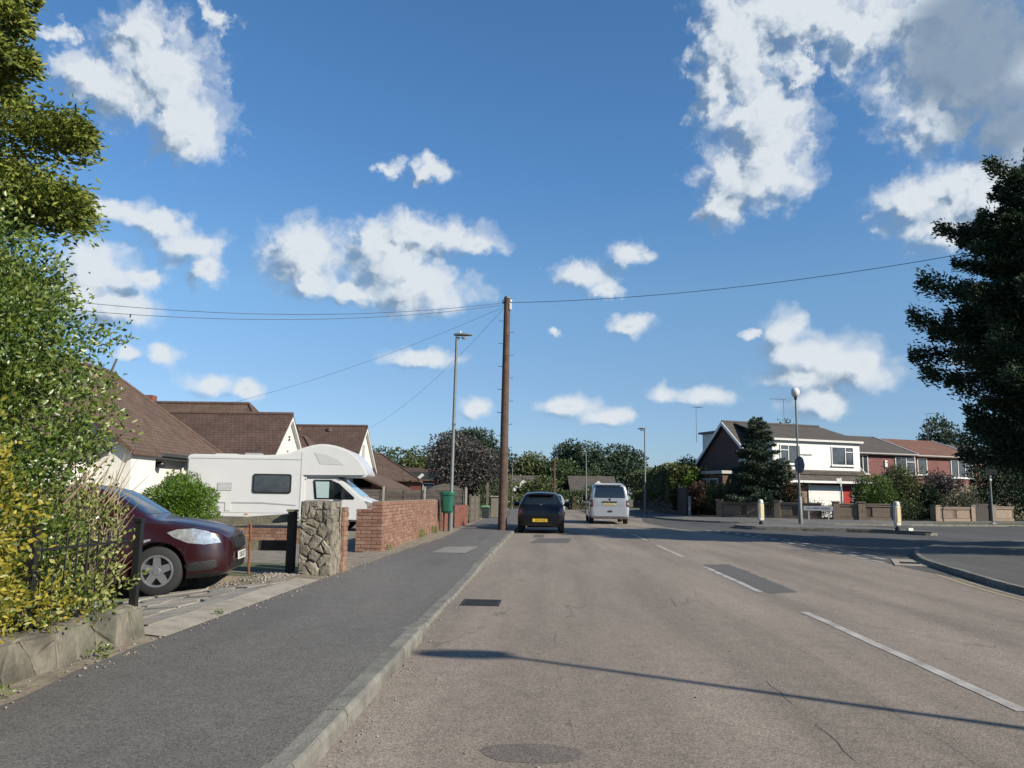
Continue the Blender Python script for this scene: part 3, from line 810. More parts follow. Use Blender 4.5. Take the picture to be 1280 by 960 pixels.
for q in np.arange(3.2, 16, .16):
    x += random.gauss(0, .018); x += (1.57 - x) * .2; cp.append((x, q))
for a in range(0, len(cp) - 8, 7):
    if random.random() < .3: continue
    seg = cp[a:a + random.randint(3, 7)]
    marking('road_crack', seg, .0055, M_crack, .003, '', '')
# drain gully by the left kerb
M_cast = mat('cast_iron', (.045, .042, .04), .6, metal=.5, bump=.3, bscale=60, var=.3)
g_ = thing('gully_grate', 'rusty rectangular drain grate in the road beside the left kerb', 'drain', (-.8, 9.98, 0))
fr = MB()
for (c, d) in (((0, .255, .004), (.46, .03, .012)), ((0, -.255, .004), (.46, .03, .012)), ((.215, 0, .004), (.03, .48, .012)), ((-.215, 0, .004), (.03, .48, .012))): fr.box(c, d)
fr.build('frame', M_cast, g_)
MB().box((0, 0, .001), (.4, .48, .008)).build('sump', M_black, g_)
for k in range(9):
    MB().box((0, -.2 + k * .05, .006), (.4, .022, .01)).build('bar', M_cast, g_)
g2 = thing('gully_grate', 'square drain grate in a pale concrete patch at the nose of the right corner kerb', 'drain', (7.62, 17.6, 0), rz=-20)
MB().box((0, 0, .012), (.62, 1.9, .014)).build('surround', M_slab, g2)
MB().box((0, -.2, .021), (.36, .42, .008)).build('sump', M_black, g2)
for k in range(7):
    MB().box((0, -.36 + k * .055, .024), (.36, .024, .01)).build('bar', M_cast, g2)

# ================================================================== vegetation builders
def unit(a): return a / np.maximum(np.linalg.norm(a, axis=1, keepdims=True), 1e-9)


def leaf_arrays(P, D, L, W, spread=.7, up=.25, fold=.18):
    """one folded four-cornered leaf per point: D preferred pointing direction"""
    n = len(P)
    a = unit(unit(np.asarray(D)) + spread * rng.normal(size=(n, 3)) + np.array([0, 0, up]))
    r = rng.normal(size=(n, 3)); r[:, 2] *= .45
    b = unit(np.cross(a, r + 1e-6)); nn = np.cross(a, b); s = np.sign(nn[:, 2:3]); s[s == 0] = 1; nn *= s
    L = (np.ones(n) * L * rng.uniform(.65, 1.3, n))[:, None]; W = (np.ones(n) * W * rng.uniform(.7, 1.25, n))[:, None]
    V = np.stack([P, P + a * L * .5 + b * W * .5 + nn * W * fold, P + a * L, P + a * L * .5 - b * W * .5 + nn * W * fold], 1).reshape(-1, 3)
    i = np.arange(n)[:, None] * 4
    F = np.concatenate([i + [0, 2, 1], i + [0, 3, 2]], 1).reshape(-1, 3)
    return V, F


def lobe_points(lobes, per_m2, shell=(.72, 1.05), inner=.25):
    """points spread through ellipsoids (cx,cy,cz,rx,ry,rz), most near the surface; returns P, outward D"""
    Ps, Ds = [], []
    for (cx, cy, cz, rx, ry, rz) in lobes:
        area = 4 * math.pi * ((((rx * ry) ** 1.6 + (rx * rz) ** 1.6 + (ry * rz) ** 1.6) / 3) ** (1 / 1.6))
        n = max(12, int(area * per_m2)); d = unit(rng.normal(size=(n, 3)))
        bump = 1 + .12 * np.sin(d[:, :1] * 7 + cx * 3) * np.sin(d[:, 1:2] * 6 + cy) + .1 * np.sin(d[:, 2:] * 9 + cz * 5)
        k = rng.uniform(shell[0], shell[1], (n, 1)); m = rng.random((n, 1)) < inner; k = np.where(m, rng.uniform(.25, shell[0], (n, 1)), k)
        Ps.append(np.array([cx, cy, cz]) + d * np.array([rx, ry, rz]) * k * bump); Ds.append(d / np.array([rx, ry, rz]))
    return np.concatenate(Ps), unit(np.concatenate(Ds))


def sprig_points(starts, dirs, length, n_each, rad=.02):
    P, D = [], []
    for s, d in zip(starts, dirs):
        t = np.linspace(.05, 1, n_each)[:, None]; d = np.asarray(d) / np.linalg.norm(d)
        P.append(np.asarray(s) + d * length * t * random.uniform(.7, 1.2) + rng.normal(size=(n_each, 3)) * rad); D.append(np.tile(d, (n_each, 1)))
    return np.concatenate(P), np.concatenate(D)


def crown(name, P, D, L, W, m, parent, **kw):
    V, F = leaf_arrays(P, D, L, W, **kw)
    o = bpy.data.objects.new(name, np_mesh(name, V, F, m)); return link(o, parent)


def trunk_and_limbs(parent, h, r, limbs, m, base_r=None, name='trunk', lean=(0, 0)):
    mb = MB()
    mb.tube([(0, 0, -.1), (lean[0] * .15, lean[1] * .15, h * .2), (lean[0] * .5, lean[1] * .5, h * .55), (lean[0], lean[1], h)], [base_r or r * 1.35, r, r * .7, r * .35], 9)
    for (z, dx, dy, dz, rr) in limbs:
        mb.tube([(lean[0] * z / h, lean[1] * z / h, z), (dx * .5, dy * .5, z + dz * .62), (dx, dy, z + dz)], [rr, rr * .65, rr * .25], 6)
    return mb.build(name, m, parent, smooth=True)


M_bark = mat('bark', (.11, .085, .06), .95, var=.35, scale=9, bump=.8, bscale=30)
M_twig = per_island('dry_twigs', [(.27, .21, .13), (.38, .31, .21), (.20, .16, .10)], rough=.9, var=.15)
LF_hedge = leaf_mat('hedge_leaves', [(.03, .06, .012), (.07, .13, .022), (.14, .21, .036), (.24, .30, .06), (.46, .48, .18)], .28, rough=.36, spec=.5)
LF_var = leaf_mat('variegated_leaves', [(.05, .09, .016), (.12, .18, .035), (.25, .29, .07), (.44, .44, .15), (.6, .58, .3)], .28, rough=.42)
LF_gold = leaf_mat('golden_leaves', [(.04, .07, .010), (.12, .14, .018), (.32, .28, .03), (.50, .41, .05), (.58, .52, .14)], .3, rough=.45)
LF_cypress = leaf_mat('golden_cypress', [(.03, .06, .014), (.09, .135, .022), (.21, .25, .035), (.34, .36, .05), (.45, .45, .09)], .22, rough=.7)
LF_dark = leaf_mat('dark_conifer', [(.016, .034, .02), (.03, .058, .03), (.05, .085, .042), (.08, .12, .058), (.125, .155, .075)], .12, rough=.75, spec=.25)
LF_bluecon = leaf_mat('bluish_conifer', [(.016, .036, .02), (.034, .062, .036), (.06, .095, .058), (.09, .13, .085), (.12, .155, .105)], .15, rough=.7, spec=.25)
LF_bush = leaf_mat('bright_bush', [(.045, .10, .01), (.085, .17, .016), (.13, .24, .026), (.19, .31, .04), (.26, .38, .07)], .3, rough=.5)
LF_mid = leaf_mat('mid_hedge', [(.03, .06, .012), (.06, .115, .02), (.10, .175, .03), (.15, .235, .045), (.24, .32, .09)], .25, rough=.4)
LF_far = leaf_mat('far_green', [(.025, .05, .018), (.045, .078, .026), (.07, .11, .036), (.10, .14, .046), (.13, .165, .06)], .25)
LF_far2 = leaf_mat('far_olive', [(.05, .07, .024), (.08, .105, .034), (.115, .145, .048), (.155, .175, .06), (.19, .20, .08)], .25)
LF_purple = leaf_mat('purple_leaves', [(.036, .03, .03), (.058, .05, .048), (.085, .075, .07), (.115, .10, .09), (.15, .135, .115)], .2)
LF_grey = leaf_mat('greygreen_leaves', [(.05, .065, .035), (.08, .095, .055), (.12, .135, .08), (.16, .17, .11), (.21, .21, .14)], .25)
LF_pine = leaf_mat('pine_needles', [(.014, .034, .018), (.026, .052, .026), (.042, .075, .038), (.06, .095, .048), (.08, .115, .055)], .12, rough=.7)
LF_red = leaf_mat('reddish_leaves', [(.05, .02, .015), (.09, .04, .025), (.13, .06, .035), (.11, .09, .04), (.16, .10, .05)], .25)


def conifer(parent, H, R0, m, nb=60, per=520, L=.16, W=.05, z0=.12, droop=.25, rise=.25, shape=None, trunk_r=.16, apex=(0, 0), seed=1, skip=None, tip_only=False, flat=.10, ragged=.28, extra=(), latk=.30):
    """layered conifer: each limb carries a flat drooping spray of small scale-leaves"""
    rr = np.random.default_rng(seed); P = []; D = []; tb = MB()
    tb.tube([(0, 0, -.1), (apex[0] * .3, apex[1] * .3, H * .35), (apex[0] * .75, apex[1] * .75, H * .75), (apex[0], apex[1], H * .98)], [trunk_r * 1.3, trunk_r, trunk_r * .5, .015], 8)
    for k in range(nb):
        u = (k + rr.random()) / nb; h = H * (z0 + (1 - z0) * u ** 0.92)
        Rr = (shape(u) if shape else (1 - u) ** .75) * R0 * rr.uniform(1 - ragged, 1.13) + .12
        az = k * 2.39996 + rr.normal() * .35
        if k < len(extra): h, az, Rr = extra[k]
        if skip and skip(az % (2 * math.pi), h): continue
        ax, ay = apex[0] * h / H, apex[1] * h / H
        d = np.array([math.cos(az), math.sin(az)]); rs = rise * rr.uniform(.4, 1.5)
        n = int(per * Rr * (0.45 + .55 * Rr / R0)); t = 1 - rr.random(n) ** 1.6 if tip_only else rr.random(n) ** .62
        lat = rr.normal(size=n) * (latk * Rr * (1.12 - t) + .05); ver = rr.normal(size=n) * (flat * (1.1 - .5 * t) * max(.6, Rr / 2))
        r = t * Rr
        z = h + rs * r - droop * r * t - np.abs(lat) * .35 * droop * 2 + ver
        p = np.stack([ax + d[0] * r - d[1] * lat, ay + d[1] * r + d[0] * lat, z], 1); P.append(p)
        side = np.sign(lat) * .7
        D.append(np.stack([d[0] - d[1] * side, d[1] + d[0] * side, np.full(n, rs - droop * 1.2)], 1))
        tb.tube([(ax, ay, h), (ax + d[0] * Rr * .5, ay + d[1] * Rr * .5, h + rs * Rr * .5 - droop * Rr * .25), (ax + d[0] * Rr * .92, ay + d[1] * Rr * .92, h + rs * Rr * .92 - droop * Rr * .85)], [.03 + .012 * Rr, .02, .006], 5, cap=False)
    P = np.concatenate(P); D = np.concatenate(D)
    tb.build('trunk', M_bark, parent, smooth=True)
    return crown('crown', P, D, L, W, m, parent, spread=.45, up=.0, fold=.25)


def blob_lobes(n, cx, cy, cz, rx, ry, rz, s=(.35, .6), seed=0, flatten=1.0):
    """random sub-lobes filling an ellipsoid so that the outline is uneven"""
    rr = np.random.default_rng(seed); out = []
    for _ in range(n):
        d = rr.normal(size=3); d /= np.linalg.norm(d); k = rr.uniform(.35, .85)
        f = rr.uniform(*s)
        out.append((cx + d[0] * rx * k, cy + d[1] * ry * k, cz + d[2] * rz * k, rx * f, ry * f, rz * f * flatten))
    return out


def leafy_tree(name, label, cat, loc, h, cr, m, seed, group=None, leaf=.22, per=26, lobes=13, trunk=None, czf=.62, rzf=.42, trunk_r=.16):
    t = thing(name, label, cat, loc, group=group)
    lb = blob_lobes(lobes, 0, 0, h * czf, cr, cr, h * rzf, seed=seed)
    P, D = lobe_points(lb, per, inner=.2)
    k = P[:, 2] > .25
    crown('crown', P[k], D[k], leaf, leaf * .62, m, t, spread=.9, up=.1)
    rr = random.Random(seed)
    limbs = [(h * rr.uniform(.25, .5), rr.uniform(-1, 1) * cr * .7, rr.uniform(-1, 1) * cr * .7, h * rr.uniform(.15, .3), trunk_r * .5) for _ in range(7)]
    trunk_and_limbs(t, h * .8, trunk_r, limbs, M_bark)
    return t


def shrub(name, label, cat, loc, lobes, m, leaf=.05, per=420, group=None, stems=True, wide=.5, spread=.8, sprigs=0, inner=.25):
    t = thing(name, label, cat, loc, group=group)
    P, D = lobe_points(lobes, per, inner=inner)
    if sprigs:
        idx = rng.choice(len(P), sprigs); up = D[idx] * .8 + np.array([0, 0, .6])
        p2, d2 = sprig_points(P[idx], up, leaf * 5, 9, leaf * .35); P = np.concatenate([P, p2]); D = np.concatenate([D, d2])
    k = P[:, 2] > .02
    crown('foliage', P[k], D[k], leaf, leaf * wide, m, t, spread=spread, up=.2)
    if stems:
        mb = MB(); top = max(l[2] for l in lobes)
        for l in lobes:
            mb.tube([(l[0] * .2, l[1] * .2, -.05), (l[0] * .6, l[1] * .6, l[2] * .5), (l[0], l[1], l[2])], [.03, .022, .01], 5)
        mb.build('stems', M_bark, t)
    return t


# ================================================================== vegetation of the left side
# tall hedge bush behind the low stone wall
t = thing('hedge', 'big green evergreen hedge bush leaning over the low stone wall at the left edge', 'hedge', (-4.3, 5.3, .1))
hl = []
for (x, y, z, rx, ry, rz) in [(.15, 1.35, .9, .55, .55, .8), (.0, 1.15, 1.75, .7, .7, .65), (-.12, .9, 2.35, .75, .75, .55), (-.3, 1.0, 2.85, .6, .6, .4),
                              (.25, .1, .8, .55, .8, .75), (.2, .1, 1.6, .65, .8, .7), (.05, .2, 2.4, .75, .8, .6), (-.2, .2, 3.0, .7, .7, .42),
                              (.35, -1.2, .8, .55, .8, .75), (.25, -1.1, 1.7, .65, .8, .7), (.1, -1.0, 2.5, .7, .8, .6), (.3, .75, .6, .45, .6, .5), (.35, -.35, .5, .45, .6, .4), (.3, -2.4, 1.0, .5, .8, .9), (.2, -2.4, 2.1, .6, .9, .8),
                              (-.7, 1.2, 1.2, .8, .7, 1.1), (-.8, 1.0, 2.4, .8, .8, .8), (-.8, -.3, 2.6, .8, .9, .9)]:
    hl.append((x, y, z, rx, ry, rz)); hl += blob_lobes(4, x, y, z, rx, ry, rz, (.32, .5), seed=int(abs(x * 100 + y * 37 + z * 11)))
P, D = lobe_points(hl, 760, (.8, 1.06), .3)
keep = (P[:, 2] > .28) & (P[:, 0] < 1.02 - .28 * np.clip(P[:, 2] - 1.2, 0, 9) + rng.normal(size=len(P)) * .06)
keep &= ~((P[:, 1] > 1.05) & (P[:, 2] < 1.5) & (P[:, 0] > .42))
bare = (P[:, 1] > 1.15) & (P[:, 2] < 1.55) & (P[:, 2] > .45) & (P[:, 0] > -.2)      # the dry bare corner low on the road side
keep &= ~(bare & (rng.random(len(P)) < .62))
clump = np.sin(P[:, 0] * 31 + 2 * np.sin(P[:, 2] * 13)) + np.sin(P[:, 1] * 27 + 2 * np.sin(P[:, 0] * 17)) + np.sin(P[:, 2] * 29 + 2 * np.sin(P[:, 1] * 11))
keep &= ~((clump < -.25) & (rng.random(len(P)) < .8))                # leaves sit in clumps with dark gaps between
P, D = P[keep], D[keep]
idx = rng.choice(np.where((P[:, 2] > 1.6) & (P[:, 1] > .2))[0], 46)
sp, sd = sprig_points(P[idx], D[idx] * .7 + np.array([.35, .35, .6]), .32, 26, .022)
P = np.concatenate([P, sp]); D = np.concatenate([D, sd])
tone = rng.random(len(P)) < np.clip(.07 + .34 * (P[:, 2] < .85) + .2 * (P[:, 1] > 1.3) * (P[:, 2] < 2.2), 0, .65)
crown('foliage', P[~tone], D[~tone],   .048, .025, LF_hedge, t, spread=.75, up=.25)
crown('variegated_foliage', P[tone], D[tone], .044, .025, LF_var, t, spread=.75, up=.25)
tw = MB(); rr = random.Random(4)
for _ in range(420):
    y0 = rr.uniform(.95, 1.95); x0 = rr.uniform(-.25, .45); z0 = rr.uniform(.2, 1.2); ln = rr.uniform(.18, .48)
    dx, dy, dz = rr.uniform(-.1, .45), rr.uniform(-.25, .55), rr.uniform(.35, 1.0)
    q = math.sqrt(dx * dx + dy * dy + dz * dz); dx, dy, dz = dx / q * ln, dy / q * ln, dz / q * ln
    tw.tube([(x0, y0, z0), (x0 + dx * .5 + rr.uniform(-.03, .03), y0 + dy * .5, z0 + dz * .5), (x0 + dx, y0 + dy, z0 + dz)], [.006, .004, .0018], 4, cap=False)
tw.build('bare_twigs', M_twig, t)
st = MB()
for _ in range(26):
    x0, y0 = rr.uniform(-.6, .1), rr.uniform(-2.4, 1.6)
    st.tube([(x0, y0, -.1), (x0 + rr.uniform(-.1, .2), y0 + rr.uniform(-.15, .2), 1.0), (x0 + rr.uniform(-.3, .4), y0 + rr.uniform(-.3, .4), 2.4)], [.035, .025, .01], 6)
st.build('stems', M_bark, t, smooth=True)

# golden variegated shrub in front of the hedge
shrub('golden_shrub', 'yellow variegated shrub in front of the green hedge at the left edge', 'shrub', (-3.36, 4.42, .1),
      [(-.05, -.1, .6, .38, .5, .42), (.0, .1, 1.0, .36, .45, .4), (-.05, -.15, 1.35, .34, .45, .38), (.05, -.35, .8, .35, .4, .5), (-.1, .35, .55, .26, .3, .3), (-.08, -.1, 1.6, .25, .35, .25)],
      LF_gold, .044, 820, sprigs=60, wide=.52)
shrub('golden_shrub', 'small yellow-leaved plant spilling over the top of the low stone wall', 'shrub', (-3.52, 5.55, .3),
      [(0, 0, .18, .16, .24, .16), (.04, .22, .12, .12, .18, .1), (.0, -.2, .2, .14, .18, .16)], LF_gold, .045, 520, stems=True, sprigs=14, wide=.55)
shrub('grey_green_shrub', 'grey-green variegated bush growing through the black railing at the wall end', 'shrub', (-3.60, 6.35, .25),
      [(0, 0, .3, .22, .3, .28), (.08, -.35, .22, .2, .3, .22), (-.1, .1, .72, .24, .28, .34), (.05, -.9, .2, .2, .35, .2)], LF_var, .042, 620, sprigs=40, wide=.55)
shrub('wall_weed', 'small dark weed at the foot of the low stone wall', 'plant', (-3.2, 5.78, .1),
      [(0, 0, .05, .05, .09, .06), (.03, .06, .03, .05, .06, .04)], LF_hedge, .035, 900, stems=False, wide=.5)
for (x, y, s) in ((-3.13, 4.65, .05), (-3.2, 7.9, .035)):
    shrub('wall_weed', 'tuft of green weed at the pavement edge, ' + ('nearest the view' if y < 6 else 'beside the driveway'), 'plant', (x, y, .1), [(0, 0, s * .5, s, s * 2, s)], LF_hedge, .03, 1500, stems=False)

# golden cypress above the hedge
t = thing('cypress_tree', 'tall golden-green cypress with drooping sprays rising over the hedge at the left', 'tree', (-7.55, 8.8, .1))
conifer(t, 11.0, 1.22, LF_cypress, nb=120, per=1400, latk=.24, flat=.17, L=.085, W=.034, z0=.10, droop=.35, rise=.38, shape=lambda u: .86 + .12 * math.sin(u * 27) if u < .75 else (1 - u) * 3.4, trunk_r=.2, seed=11, ragged=.42,
        extra=((4.75, -.20, 2.4), (5.25, -.12, 2.2), (6.1, -.1, 1.35), (6.9, -.2, 1.3), (4.2, -.2, 1.55), (3.75, -.3, 1.72), (3.3, -.1, 1.65), (4.5, .1, 1.8)))

# round bush in the front garden
shrub('round_bush', 'rounded bright green bush between the white motorhome and the maroon car', 'bush', (-7.95, 17.2, .1),
      [(0, 0, .82, .74, .7, .72)] + blob_lobes(12, 0, 0, .85, .6, .6, .6, (.35, .5), 5), LF_bush, .07, 2600, wide=.34, spread=.6, sprigs=0, inner=.35)

# ================================================================== left boundary
M_stone = per_island('rubble_stone', [(.165, .145, .11), (.235, .205, .16), (.19, .175, .145), (.28, .25, .19)], bump=.9, bscale=24, var=.42, nscale=6)
M_wstone = per_island('mossy_wall_stone', [(.125, .112, .085), (.165, .145, .112), (.14, .135, .10), (.19, .168, .13)], bump=1.0, bscale=20, var=.5, nscale=4.5)
M_mortar = mat('old_mortar', (.12, .10, .075), .95, var=.3, scale=10, bump=.8, bscale=40)
M_brick = per_island('red_brick', [(.23, .12, .082), (.285, .155, .105), (.20, .098, .068), (.33, .205, .145), (.275, .165, .118)], bump=.35, bscale=60, var=.2, nscale=14)
M_brick2 = per_island('darker_red_brick', [(.20, .068, .048), (.235, .08, .055), (.17, .058, .042)], bump=.35, bscale=60, var=.18)
M_bmort = mat('brick_mortar', (.27, .205, .15), .95, var=.2, scale=12, bump=.5, bscale=60)

# low stone wall, rough blocks with cracks between them
wall = thing('stone_wall', 'low rough stone wall along the pavement under the hedge', 'wall', (-3.42, 4.75, .08))
core = MB(); prof = []
for i in range(12):
    pass
core.prism([(-.16, 0), (.115, 0), (.055, .24), (-.16, .24)], -4.6, 1.92, 'y')
core.build('core', M_mortar, wall)
def rough(bm_verts, s): return [(v[0] + random.uniform(-s, s), v[1] + random.uniform(-s, s), v[2] + random.uniform(-s, s)) for v in bm_verts]
def lump(poly, depth, j=.008, dome=.6):
    """a stone: outline in its face plane (u,v), bulging towards +w; returns verts, faces with w as third axis"""
    n = len(poly); cx = sum(p[0] for p in poly) / n; cy = sum(p[1] for p in poly) / n
    pts = []
    for i in range(n):
        a, b = poly[i], poly[(i + 1) % n]; pts += [a, ((a[0] + b[0]) / 2, (a[1] + b[1]) / 2)]
    vs = []; m = len(pts)
    for (k, w) in ((1.0, -.05), (1.0, depth * .25), (.86, depth * .8), (.5, depth)):
        for p in pts:
            vs.append((cx + (p[0] - cx) * k + random.uniform(-j, j), cy + (p[1] - cy) * k + random.uniform(-j, j), w + random.uniform(-j, j) * dome))
    vs.append((cx, cy, depth * 1.02))
    fs = []
    for r_ in range(3):
        for i in range(m): fs.append((r_ * m + i, r_ * m + (i + 1) % m, (r_ + 1) * m + (i + 1) % m, (r_ + 1) * m + i))
    for i in range(m): fs.append((3 * m + i, 3 * m + (i + 1) % m, 4 * m))
    return vs, fs
for c, poly in voronoi_cells(-2.2, 1.92, .0, .25, .19, .46, 12, gap=.003):
    vs, fs = lump([(p[0] - c[0], p[1] - c[1]) for p in poly], .012 + random.uniform(0, .012), .007)
    ww = [(.115 - .0 - (c[1] + v[1]) * .233 + v[2], v[0], v[1]) for v in vs]
    o = MB().add(ww, fs).build('stone', M_wstone, wall, smooth=False); o.location = (0, c[0], c[1])
for k in range(11):                                                 # ragged cap stones
    yq = -2.4 + k * .42
    vs, fs = lump([(-.2, -.13), (.2, -.14), (.205, .1), (.0, .13), (-.2, .11)], .025 + random.uniform(0, .035), .018)
    o = MB().add([(v[1], v[0], v[2]) for v in vs], [f[::-1] for f in fs]).build('cap_stone', M_wstone, wall); o.location = (-.075, yq, .24)
vs, fs = lump([(-.15, .0), (.11, .0), (.06, .25), (-.15, .26)], .03, .01)
MB().add([(v[0], v[2], v[1]) for v in vs], [f[::-1] for f in fs]).build('end_stone', M_wstone, wall, loc=(0, 1.92, 0))

# black railing on the wall
rail = thing('iron_railing', 'black iron railing with a square end post on the low stone wall', 'railing', (-3.41, 6.64, .28))
MB().box((0, 0, .36), (.055, .055, .80)).box((0, 0, .775), (.07, .07, .03)).build('end_post', M_iron, rail)
MB().box((-.10, -.6, .60), (.03, 1.2, .016)).build('top_rail', M_iron, rail)
MB().box((-.10, -.6, .10), (.03, 1.2, .016)).build('bottom_rail', M_iron, rail)
for k in range(8):
    MB().tube([(-.10, -.14 * (k + 1), .0), (-.10, -.14 * (k + 1), .70)], .008, 6).build('baluster', M_iron, rail)
MB().box((-.10, -1.22, .36), (.05, .05, .8)).build('post', M_iron, rail)

# timber fence between the two drives
fen = thing('board_fence', 'old wooden rail fence between the driveways with a dark gate post', 'fence', (-3.87, 12.15, .05))
M_dkwood = mat('dark_wood', (.045, .037, .03), .85, var=.4, scale=8, bump=.5, bscale=35)  # dark wood; on gate post and short lower board it includes their shade
M_grwood = mat('grey_green_wood', (.19, .175, .125), .9, var=.3, scale=7, bump=.5, bscale=35)
MB().prism([(-.06, -.06), (.06, -.06), (.06, .06), (-.06, .06)], -.15, .96).build('gate_post', M_dkwood, fen, bevel=.008)
MB().prism([(-.075, -.075), (.075, -.075), (.06, .08), (-.07, .07)], .96, .995).build('post_cap', M_grwood, fen)
b = MB(); b.prism([(-2.6, .57), (-.06, .80), (-.06, .93), (-.2, .915), (-2.6, .73)], .07, .10, 'y'); b.build('rail_board', M_grwood, fen)
b = MB(); b.prism([(-.52, .37), (-.06, .37), (-.06, .53), (-.52, .52)], .07, .1, 'y'); b.build('rail_board', M_dkwood, fen)
b = MB(); b.prism([(-2.6, .33), (-.53, .37), (-.53, .515), (-2.6, .48)], .075, .1, 'y'); b.build('rail_board', M_grwood, fen)
MB().box((-2.6, .12, .4), (.09, .09, .9)).build('fence_post', M_grwood, fen)
M_rust = mat('rusty_steel', (.20, .065, .025), .85, var=.4, scale=12, bump=.5, bscale=80, col2=(.30, .11, .045))
rp = thing('rusty_post', 'thin rusty red steel post standing in the gravel behind the maroon car', 'post', (-4.49, 12.12, .03))
MB().tube([(0, 0, -.1), (-.008, 0, .79)], .021, 8).build('shaft', M_rust, rp)
MB().tube([(0, 0, .74), (-.06, 0, .745)], .010, 6).build('hook', M_rust, rp)

# rubble stone gate pillar
pil = thing('stone_pillar', 'square gate pillar of rough rubble stone beside the dark gate post', 'pillar', (-3.40, 12.05, .09), rz=0)
MB().box((0, 0, .53), (.425, .425, 1.06)).build('core', M_mortar, pil)
for side in range(4):
    a = side * math.pi / 2
    if side == 2: pass
    for c, poly in voronoi_cells(-.245, .245, 0, 1.08, .15, .46, 30 + side, gap=.005):
        vs, fs = lump([(p[0] - c[0], p[1] - c[1]) for p in poly], .024 + random.uniform(0, .026), .009)
        bulge = .012 + .012 * math.sin(c[1] * 5)
        ww = []
        for v in vs:
            u, h, w = v[0] + c[0], v[1] + c[1], -(.197 + v[2] + bulge)
            ww.append((u * math.cos(a) - w * math.sin(a), u * math.sin(a) + w * math.cos(a), h))
        o0 = Vector((c[0] * math.cos(a) + .2 * math.sin(a), c[0] * math.sin(a) - .2 * math.cos(a), c[1]))
        o = MB().add([tuple(Vector(q) - o0) for q in ww], fs).build('stone', M_stone, pil, fix=True); o.location = o0
for k in range(5):
    vs, fs = lump([(-.115, -.105), (.11, -.115), (.12, .1), (-.1, .11)], .03, .012)
    o = MB().add([(v[0], v[1], v[2]) for v in vs], fs).build('cap_stone', M_stone, pil)
    o.location = [(-.115, -.115, 1.065), (.11, -.11, 1.06), (-.11, .115, 1.065), (.115, .11, 1.055), (0, 0, 1.07)][k]

# bricks -----------------------------------------------------------
def brick_data(name, l, m, w=.1025, h=.065):
    k = name + str(l)
    if k in BRK: return BRK[k]
    me = MB().box((0, 0, 0), (l, w, h))
    bm = bmesh.new(); tmp = me.mesh('brick'); bm.from_mesh(tmp)
    bmesh.ops.bevel(bm, geom=[e for e in bm.edges], offset=.005, segments=1, affect='EDGES'); bm.to_mesh(tmp); bm.free()
    tmp.materials.append(m); BRK[k] = tmp; return tmp
BRK = {}
def brick_face(parent, m, p0, ang, length, z0, courses, thick=.1025, limit=300, tag_name='b', skip=None, ch=.075, order=None):
    """stretcher bond from p0 along ang (parent-local); nearest 300 are single bricks, the rest one joined part"""
    cs, sn = math.cos(ang), math.sin(ang); L_ = []
    for c in range(courses):
        x = 0.0 if c % 2 == 0 else -.1125
        while x < length - .02:
            a = max(x, 0); e = min(x + .215, length)
            if e - a > .05 and not (skip and skip((a + e) / 2, c)): L_.append((a, e, c))
            x += .225
    L_.sort(key=(order or (lambda q: q[0])))
    rest = MB()
    for i, (a, e, c) in enumerate(L_):
        l = round(e - a, 3); mx = (a + e) / 2; z = z0 + (c + .5) * ch; jit = random.uniform(-.004, .006)
        pos = (p0[0] + cs * mx + sn * jit, p0[1] + sn * mx - cs * jit, z)
        if i < limit:
            o = bpy.data.objects.new('brick', brick_data(tag_name, l, m, thick)); link(o, parent)
            o.location = pos; o.rotation_euler = (random.uniform(-.01, .01), random.uniform(-.012, .012), ang + random.uniform(-.012, .012))
        else: rest.box(pos, (l, thick, .065), ang)
    if rest.v:
        r = rest.build('brickwork', m, parent); r['kind'] = 'stuff'

# broken brick pier behind the stone pillar
bp = thing('brick_pier', 'narrow red brick pier tight behind the rubble stone pillar', 'pillar', (-3.30, 12.62, .09))
MB().box((0, 0, .49), (.268, .232, .98)).build('mortar_core', M_bmort, bp)
for (p, an, ln) in (((.12, -.12), math.pi / 2, .24), ((-.13, -.105), 0, .25)):
    brick_face(bp, M_brick, p, an, ln, .01, 13, .05, 60, 'pier', ch=.076)
# brick garden wall with an end pier
bw = thing('brick_wall', 'weathered red brick garden wall with a square end pier along the pavement', 'wall', (-3.50, 16.9, .09))
WA = math.atan2(10.0, -.16)                     # runs away from us
MB().prism([(-.50, -.032), (-.18, -.032), (-.18, .44), (-.50, .44)], 0, .87).prism([(-.19, -.032), (.032, -.032), (-.128, 10.0), (-.29, 10.0)], .0, 1.03).build('mortar_core', M_bmort, bw)
brick_face(bw, M_brick, (-.52, .0), 0, .562, .0, 14, .09, 80, 'pf', ch=.074, skip=lambda x, c: (c == 13 and x < .30) or (c == 12 and x < .14))
brick_face(bw, M_brick, (.0, .0), WA, 10.0, .0, 14, .09, 300 - 42, 'pl', ch=.074, skip=lambda x, c: False)
tp = MB().prism([(-.20, .0), (.01, .0), (-.15, 10.0), (-.36, 10.0)], 1.035, 1.05).build('wall_top', M_bmort, bw)
# the darker wall beyond it
bw2 = thing('brick_wall', 'plain darker red brick wall between the litter bin and the concrete fence post', 'wall', (-3.63, 27.35, .09))
A2 = math.atan2(5.6, .33)
MB().prism([(-.22, 0), (.037, 0), (.367, 5.6), (.1, 5.6)], 0, .80).build('mortar_core', M_bmort, bw2)
brick_face(bw2, M_brick2, (0, 0), A2, 5.6, 0, 11, .09, 300, 'w2', ch=.074)
MB().box((-.09, -.06, .42), (.16, .07, .86)).build('end_post', M_dkwood, bw2)
